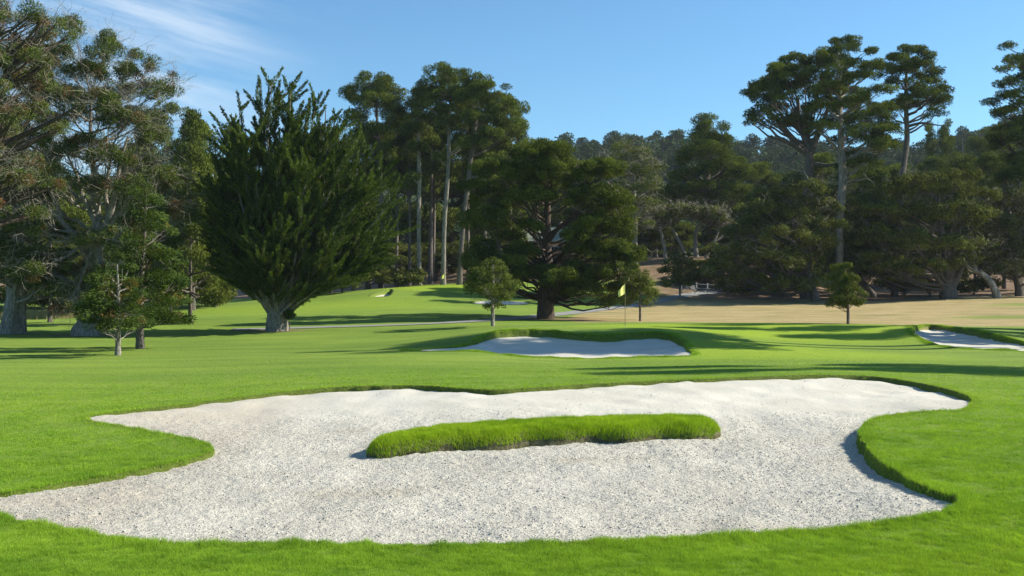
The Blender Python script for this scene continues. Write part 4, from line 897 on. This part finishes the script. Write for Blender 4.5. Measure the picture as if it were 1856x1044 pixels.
blades('dry_grass', x, y, z, r.uniform(.25, .8, n) * (.8 + vnoise(x, y, 5, .7)), np.full(n, .03), 1.3, blade_mat('straw', (.42, .33, .16), (.52, .42, .22), (.46, .36, .18)), 'tall straw-coloured dry grass behind the left trunks', r, 0)

# ------------------------------------------------------------------ cart path
def strip(pts, width, lift, mat, name, label):
    P = np.array([hit(px, py)[:2] for px, py in pts]); t = np.linspace(0, len(P) - 1, 120); i = np.clip(t.astype(int), 0, len(P) - 2); f = (t - i)[:, None]
    A = P[np.clip(i - 1, 0, None)]; B = P[i]; D_ = P[i + 1]; E = P[np.clip(i + 2, None, len(P) - 1)]
    c = .5 * (2 * B + (D_ - A) * f + (2 * A - 5 * B + 4 * D_ - E) * f ** 2 + (3 * B - A - 3 * D_ + E) * f ** 3)
    T_ = nrm(np.gradient(c, axis=0)); Nn = np.stack([-T_[:, 1], T_[:, 0]], -1)
    u = np.linspace(-.5, .5, 6); G = c[:, None] + Nn[:, None] * (u * width)[None, :, None]
    z = base_z(G[..., 0], G[..., 1]) + lift
    V = np.concatenate([G, z[..., None]], -1).reshape(-1, 3); I = np.arange(120 * 6).reshape(120, 6)
    q = np.stack([I[:-1, :-1], I[1:, :-1], I[1:, 1:], I[:-1, 1:]], -1).reshape(-1, 4)
    return tag(obj(name, mesh(name, V, q, mat, smooth=True)), label, 'path', kind='structure')
asph = simple('cart_path_asphalt', (.23, .23, .215), .9, .15, 3)
strip([(420,598),(560,594),(700,590),(800,586),(900,580),(1000,571),(1090,561),(1160,553),(1215,541),(1260,533),(1300,529)], 2.2, .035, asph, 'cart_path', 'pale grey cart path curving past the broad pine')

# ------------------------------------------------------------------ flags
def flag(label, px, d, h, col, seed):
    x = (px - CX) / F * d; z = gz(x, d); t = thing('golf_flag', label, 'flag', (x, d, z), rz=.6)
    V, Q = tubes(np.array([[0, 0, -.1], [0, 0, h * .5], [0, 0, h]]), np.array([.016, .014, .012]), 8)
    V3, Q3 = tubes(np.array([[0, 0, h], [0, 0, h + .03]]), np.array([.02, .012]), 8)
    V, Q = join([(V, Q), (V3, Q3)])
    obj('pole', mesh('pole', V, Q, simple('flag_pole', (.20, .17, .10), .4, .1), smooth=True), t)
    cv, cq = tubes(np.array([[0, 0, .004], [0, 0, .012]]), np.array([.06, .06]), 20); obj('cup', mesh('cup', cv, cq, simple('cup_rim', (.7, .7, .68), .5, .05)), t)
    u, v = np.meshgrid(np.linspace(0, 1, 16), np.linspace(0, 1, 12)); wave = .05 * np.sin(u * 7) * u
    fx = -(.44 * u) ; fz = h - .03 - v * (.52 - .16 * u) - u * .36 + .03 * np.sin(v * 5 + u * 4) * u
    V = np.stack([fx, wave + .03 * np.sin(v * 4) * u, fz], -1).reshape(-1, 3); I = np.arange(16 * 12).reshape(12, 16)
    q = np.stack([I[:-1, :-1], I[:-1, 1:], I[1:, 1:], I[1:, :-1]], -1).reshape(-1, 4)
    m, nt, o = newmat('flag_cloth'); p = princ(nt, None, col, .8); tr = N(nt, 'ShaderNodeBsdfTranslucent'); tr.inputs['Color'].default_value = (*col, 1)
    ms = N(nt, 'ShaderNodeMixShader'); ms.inputs[0].default_value = .5; nt.links.new(p.outputs[0], ms.inputs[1]); nt.links.new(tr.outputs[0], ms.inputs[2]); nt.links.new(ms.outputs[0], o.inputs['Surface'])
    o = obj('flag', mesh('flag', V, q, m, smooth=True), t)
    md = o.modifiers.new('cloth', 'SOLIDIFY'); md.thickness = .004
flag('yellow golf flag on a thin pole on the near green', 1133, 52, 2.25, (.95, .90, .38), 1)
flag('small distant yellow golf flag on the far green', 806, 117, 1.6, (.80, .80, .25), 2)

# ------------------------------------------------------------------ box helper, house, fence
def boxes(bs):
    Vs, Qs = [], []
    for i, (x0, x1, y0, y1, z0, z1) in enumerate(bs):
        Vs.append([(x0,y0,z0),(x1,y0,z0),(x1,y1,z0),(x0,y1,z0),(x0,y0,z1),(x1,y0,z1),(x1,y1,z1),(x0,y1,z1)])
        Qs.append(np.array([(0,3,2,1),(4,5,6,7),(0,1,5,4),(1,2,6,5),(2,3,7,6),(3,0,4,7)]) + 8 * i)
    return np.concatenate(Vs).astype(float), np.concatenate(Qs)
d = 150; x = (985 - CX) / F * d; z = gz(x, d)
H = thing('house', 'brown house with a pale grey-green roof glimpsed through the broad pine', 'house', (x, d, z), rz=radians(-8)); H.scale = (.78, 1, 1)
zr = EYE + (CY - 437) / F * d - z
wv, wq = boxes([(-5.2, 5.2, 0, 6, -1, zr)]); obj('wall', mesh('wall', wv, wq, simple('brown_siding', (.12, .085, .06), .9, .2, 2)), H)
def roofm(x0, x1, y0, y1, z0, z1, t):
    ym = (y0 + y1) / 2; xi = (x1 - x0) * .08
    V = np.array([(x0,y0,z0),(x1,y0,z0),(x1,y1,z0),(x0,y1,z0),(x0+xi,ym,z1),(x1-xi,ym,z1),(x0,y0,z0-t),(x1,y0,z0-t),(x1,y1,z0-t),(x0,y1,z0-t)], float)
    return V
V = roofm(-6, 6, -.8, 6.8, zr + .02, zr + 2.3, .22)
me = bpy.data.meshes.new('roof'); me.from_pydata([tuple(v) for v in V], [], [(0,1,5,4),(1,2,5),(2,3,4,5),(3,0,4),(0,6,7,1),(1,7,8,2),(2,8,9,3),(3,9,6,0),(6,9,8,7)]); me.materials.append(simple('pale_shingles', (.25, .27, .21), .85, .12, 1.5))
rf = obj('roof', me, H)
cv, cq = boxes([(2.6, 3.4, 3.2, 4.0, zr + 1.2, zr + 3.1)]); obj('chimney', mesh('chimney', cv, cq, simple('chimney_brick', (.30, .22, .18))), rf)
glass = bpy.data.materials.new('window_glass'); glass.use_nodes = True; bs = glass.node_tree.nodes['Principled BSDF']; bs.inputs['Base Color'].default_value = (.02, .03, .04, 1); bs.inputs['Roughness'].default_value = .08
trim = simple('white_trim', (.6, .6, .56), .7, .05)
for wx in (-3.6, -.8, 2.2):
    z0 = zr - 2.2; fr = [(wx - .7, wx + .7, -.06, .0, z0, z0 + .1), (wx - .7, wx + .7, -.06, .0, z0 + 1.3, z0 + 1.4), (wx - .7, wx - .6, -.06, .0, z0 + .1, z0 + 1.3), (wx + .6, wx + .7, -.06, .0, z0 + .1, z0 + 1.3), (wx - .03, wx + .03, -.06, .0, z0 + .1, z0 + 1.3)]
    fv, fq = boxes(fr); wf = obj('window', mesh('window', fv, fq, trim), H)
    gv, gq = boxes([(wx - .6, wx + .6, -.03, -.004, z0 + .1, z0 + 1.3)]); obj('pane', mesh('pane', gv, gq, glass), wf)
dv, dq = boxes([(3.9, 4.8, -.05, .0, zr - 2.9, zr - .7)]); obj('door', mesh('door', dv, dq, simple('door_paint', (.10, .13, .14))), H)
# rail fence by the path
d = 121; x0 = (1262 - CX) / F * d; x1 = (1342 - CX) / F * d; zf = gz(x0, d)
FN = thing('rail_fence', 'weathered pale two-rail fence in the shade beside the path', 'fence', (x0, d, zf)); wood_m = simple('weathered_wood', (.27, .27, .27), .9, .2, 3)
L_ = x1 - x0; npst = 5
for i in range(npst):
    xx_ = L_ * i / (npst - 1); dz = gz(x0 + xx_, d) - zf; pv, pq = boxes([(xx_ - .08, xx_ + .08, -.08, .08, dz - .3, dz + 1.15)]); obj('post', mesh('post', pv, pq, wood_m), FN)
for hz in (.45, .95):
    A = np.array([[0, -.11, hz], [L_ / 2, -.11, hz + (gz(x0 + L_ / 2, d) - zf)], [L_, -.11, hz + gz(x1, d) - zf]]); rv, rq = tubes(A, np.array([.06, .06, .06]), 6); obj('rail', mesh('rail', rv, rq, wood_m), FN)
# slatted bench beside the fence
d = 119; bx_ = (1248 - CX) / F * d; bz = gz(bx_, d)
BN = thing('park_bench', 'pale bench in the shade at the left end of the rail fence', 'bench', (bx_, d, bz), rz=.15)
sv, sq = boxes([(-.9, .9, -.25 + .13 * i, -.14 + .13 * i, .42, .46) for i in range(4)]); obj('seat', mesh('seat', sv, sq, wood_m), BN)
sv, sq = boxes([(-.9, .9, .28, .31, .55 + .14 * i, .66 + .14 * i) for i in range(3)]); obj('backrest', mesh('backrest', sv, sq, wood_m), BN)
for sx_ in (-.8, .8):
    for y_, hh in ((-.2, .42), (.25, .95)): lv, lq = boxes([(sx_ - .03, sx_ + .03, y_ - .03, y_ + .027, -.05, hh)]); obj('leg', mesh('leg', lv, lq, wood_m), BN)

# ------------------------------------------------------------------ camera, light, sky, air
cam = bpy.data.cameras.new('camera'); cam.lens = 36 * F / 1856; cam.sensor_width = 36; cam.clip_end = 6000; cam.clip_start = .1
co = bpy.data.objects.new('camera', cam); C.objects.link(co); co.location = (0, 0, EYE); co.rotation_euler = (pi / 2, 0, 0)
bpy.context.scene.camera = co
AZ, EL = 10.0, 33.0
sun = bpy.data.lights.new('sun', 'SUN'); sun.energy = 5.0; sun.angle = radians(.5); sun.color = (1.0, .94, .80)
so = bpy.data.objects.new('sun', sun); C.objects.link(so)
so.rotation_euler = (radians(90 - EL), 0, radians(90 + AZ))
w = bpy.data.worlds.new('World'); bpy.context.scene.world = w; w.use_nodes = True; nt = w.node_tree; nt.nodes.clear()
out = N(nt, 'ShaderNodeOutputWorld'); bg = N(nt, 'ShaderNodeBackground'); sky = N(nt, 'ShaderNodeTexSky', sky_type='NISHITA')
sky.sun_disc = False; sky.sun_elevation = radians(EL); sky.sun_rotation = radians(90 - AZ); sky.air_density = 1.0; sky.dust_density = 0.1; sky.ozone_density = 3.0; sky.altitude = 0
bg.inputs['Strength'].default_value = .082
tc = N(nt, 'ShaderNodeTexCoord'); sp = N(nt, 'ShaderNodeSeparateXYZ'); nt.links.new(tc.outputs['Generated'], sp.inputs[0])
# thin cirrus low in the sky, left of the course (direction based)
azv = mth(nt, 'DIVIDE', sp.outputs[0], sp.outputs[1]); elv = mth(nt, 'DIVIDE', sp.outputs[2], sp.outputs[1])
cb = N(nt, 'ShaderNodeCombineXYZ'); nt.links.new(mth(nt, 'ADD', azv, mth(nt, 'MULTIPLY', elv, 1.6)), cb.inputs[0]); nt.links.new(mth(nt, 'ADD', mth(nt, 'MULTIPLY', elv, 5.0), mth(nt, 'MULTIPLY', azv, 1.3)), cb.inputs[1])
cn = noise(nt, 3.2, 7, .62, cb.outputs[0])
msk = mth(nt, 'MULTIPLY', maprange(nt, azv, -.16, -.36), mth(nt, 'MULTIPLY', maprange(nt, elv, .05, .13), maprange(nt, sp.outputs[1], 0, .2)))
cf = mth(nt, 'MULTIPLY', mth(nt, 'MULTIPLY', maprange(nt, cn.outputs[0], .38, .70), msk), .7)
skyc = mix(nt, 1.0, sky.outputs[0], (0.62, 0.95, 1.07), 'MULTIPLY')
nt.links.new(mix(nt, cf, skyc, (5.5, 6.2, 7.0)), bg.inputs['Color']); nt.links.new(bg.outputs[0], out.inputs[0])
hv, hq = boxes([(-1700, 1700, -90, 1750, -8, 190)])
hm, hnt, ho = newmat('haze'); pv = N(hnt, 'ShaderNodeVolumePrincipled'); pv.inputs['Color'].default_value = (.80, .88, 1, 1); pv.inputs['Density'].default_value = .00011; pv.inputs['Anisotropy'].default_value = .1
hnt.links.new(pv.outputs[0], ho.inputs['Volume'])
HAZE = tag(obj('haze', mesh('haze', hv, hq, hm)), 'thin blue haze over the distant wooded hill', 'haze', kind='stuff')
sc = bpy.context.scene
sc.view_settings.view_transform = 'Standard'; sc.view_settings.look = 'None'; sc.view_settings.gamma = 1; sc.view_settings.exposure = .95
sc.cycles.max_bounces = 6; sc.cycles.diffuse_bounces = 3; sc.cycles.transmission_bounces = 3; sc.cycles.volume_bounces = 0; sc.cycles.transparent_max_bounces = 4
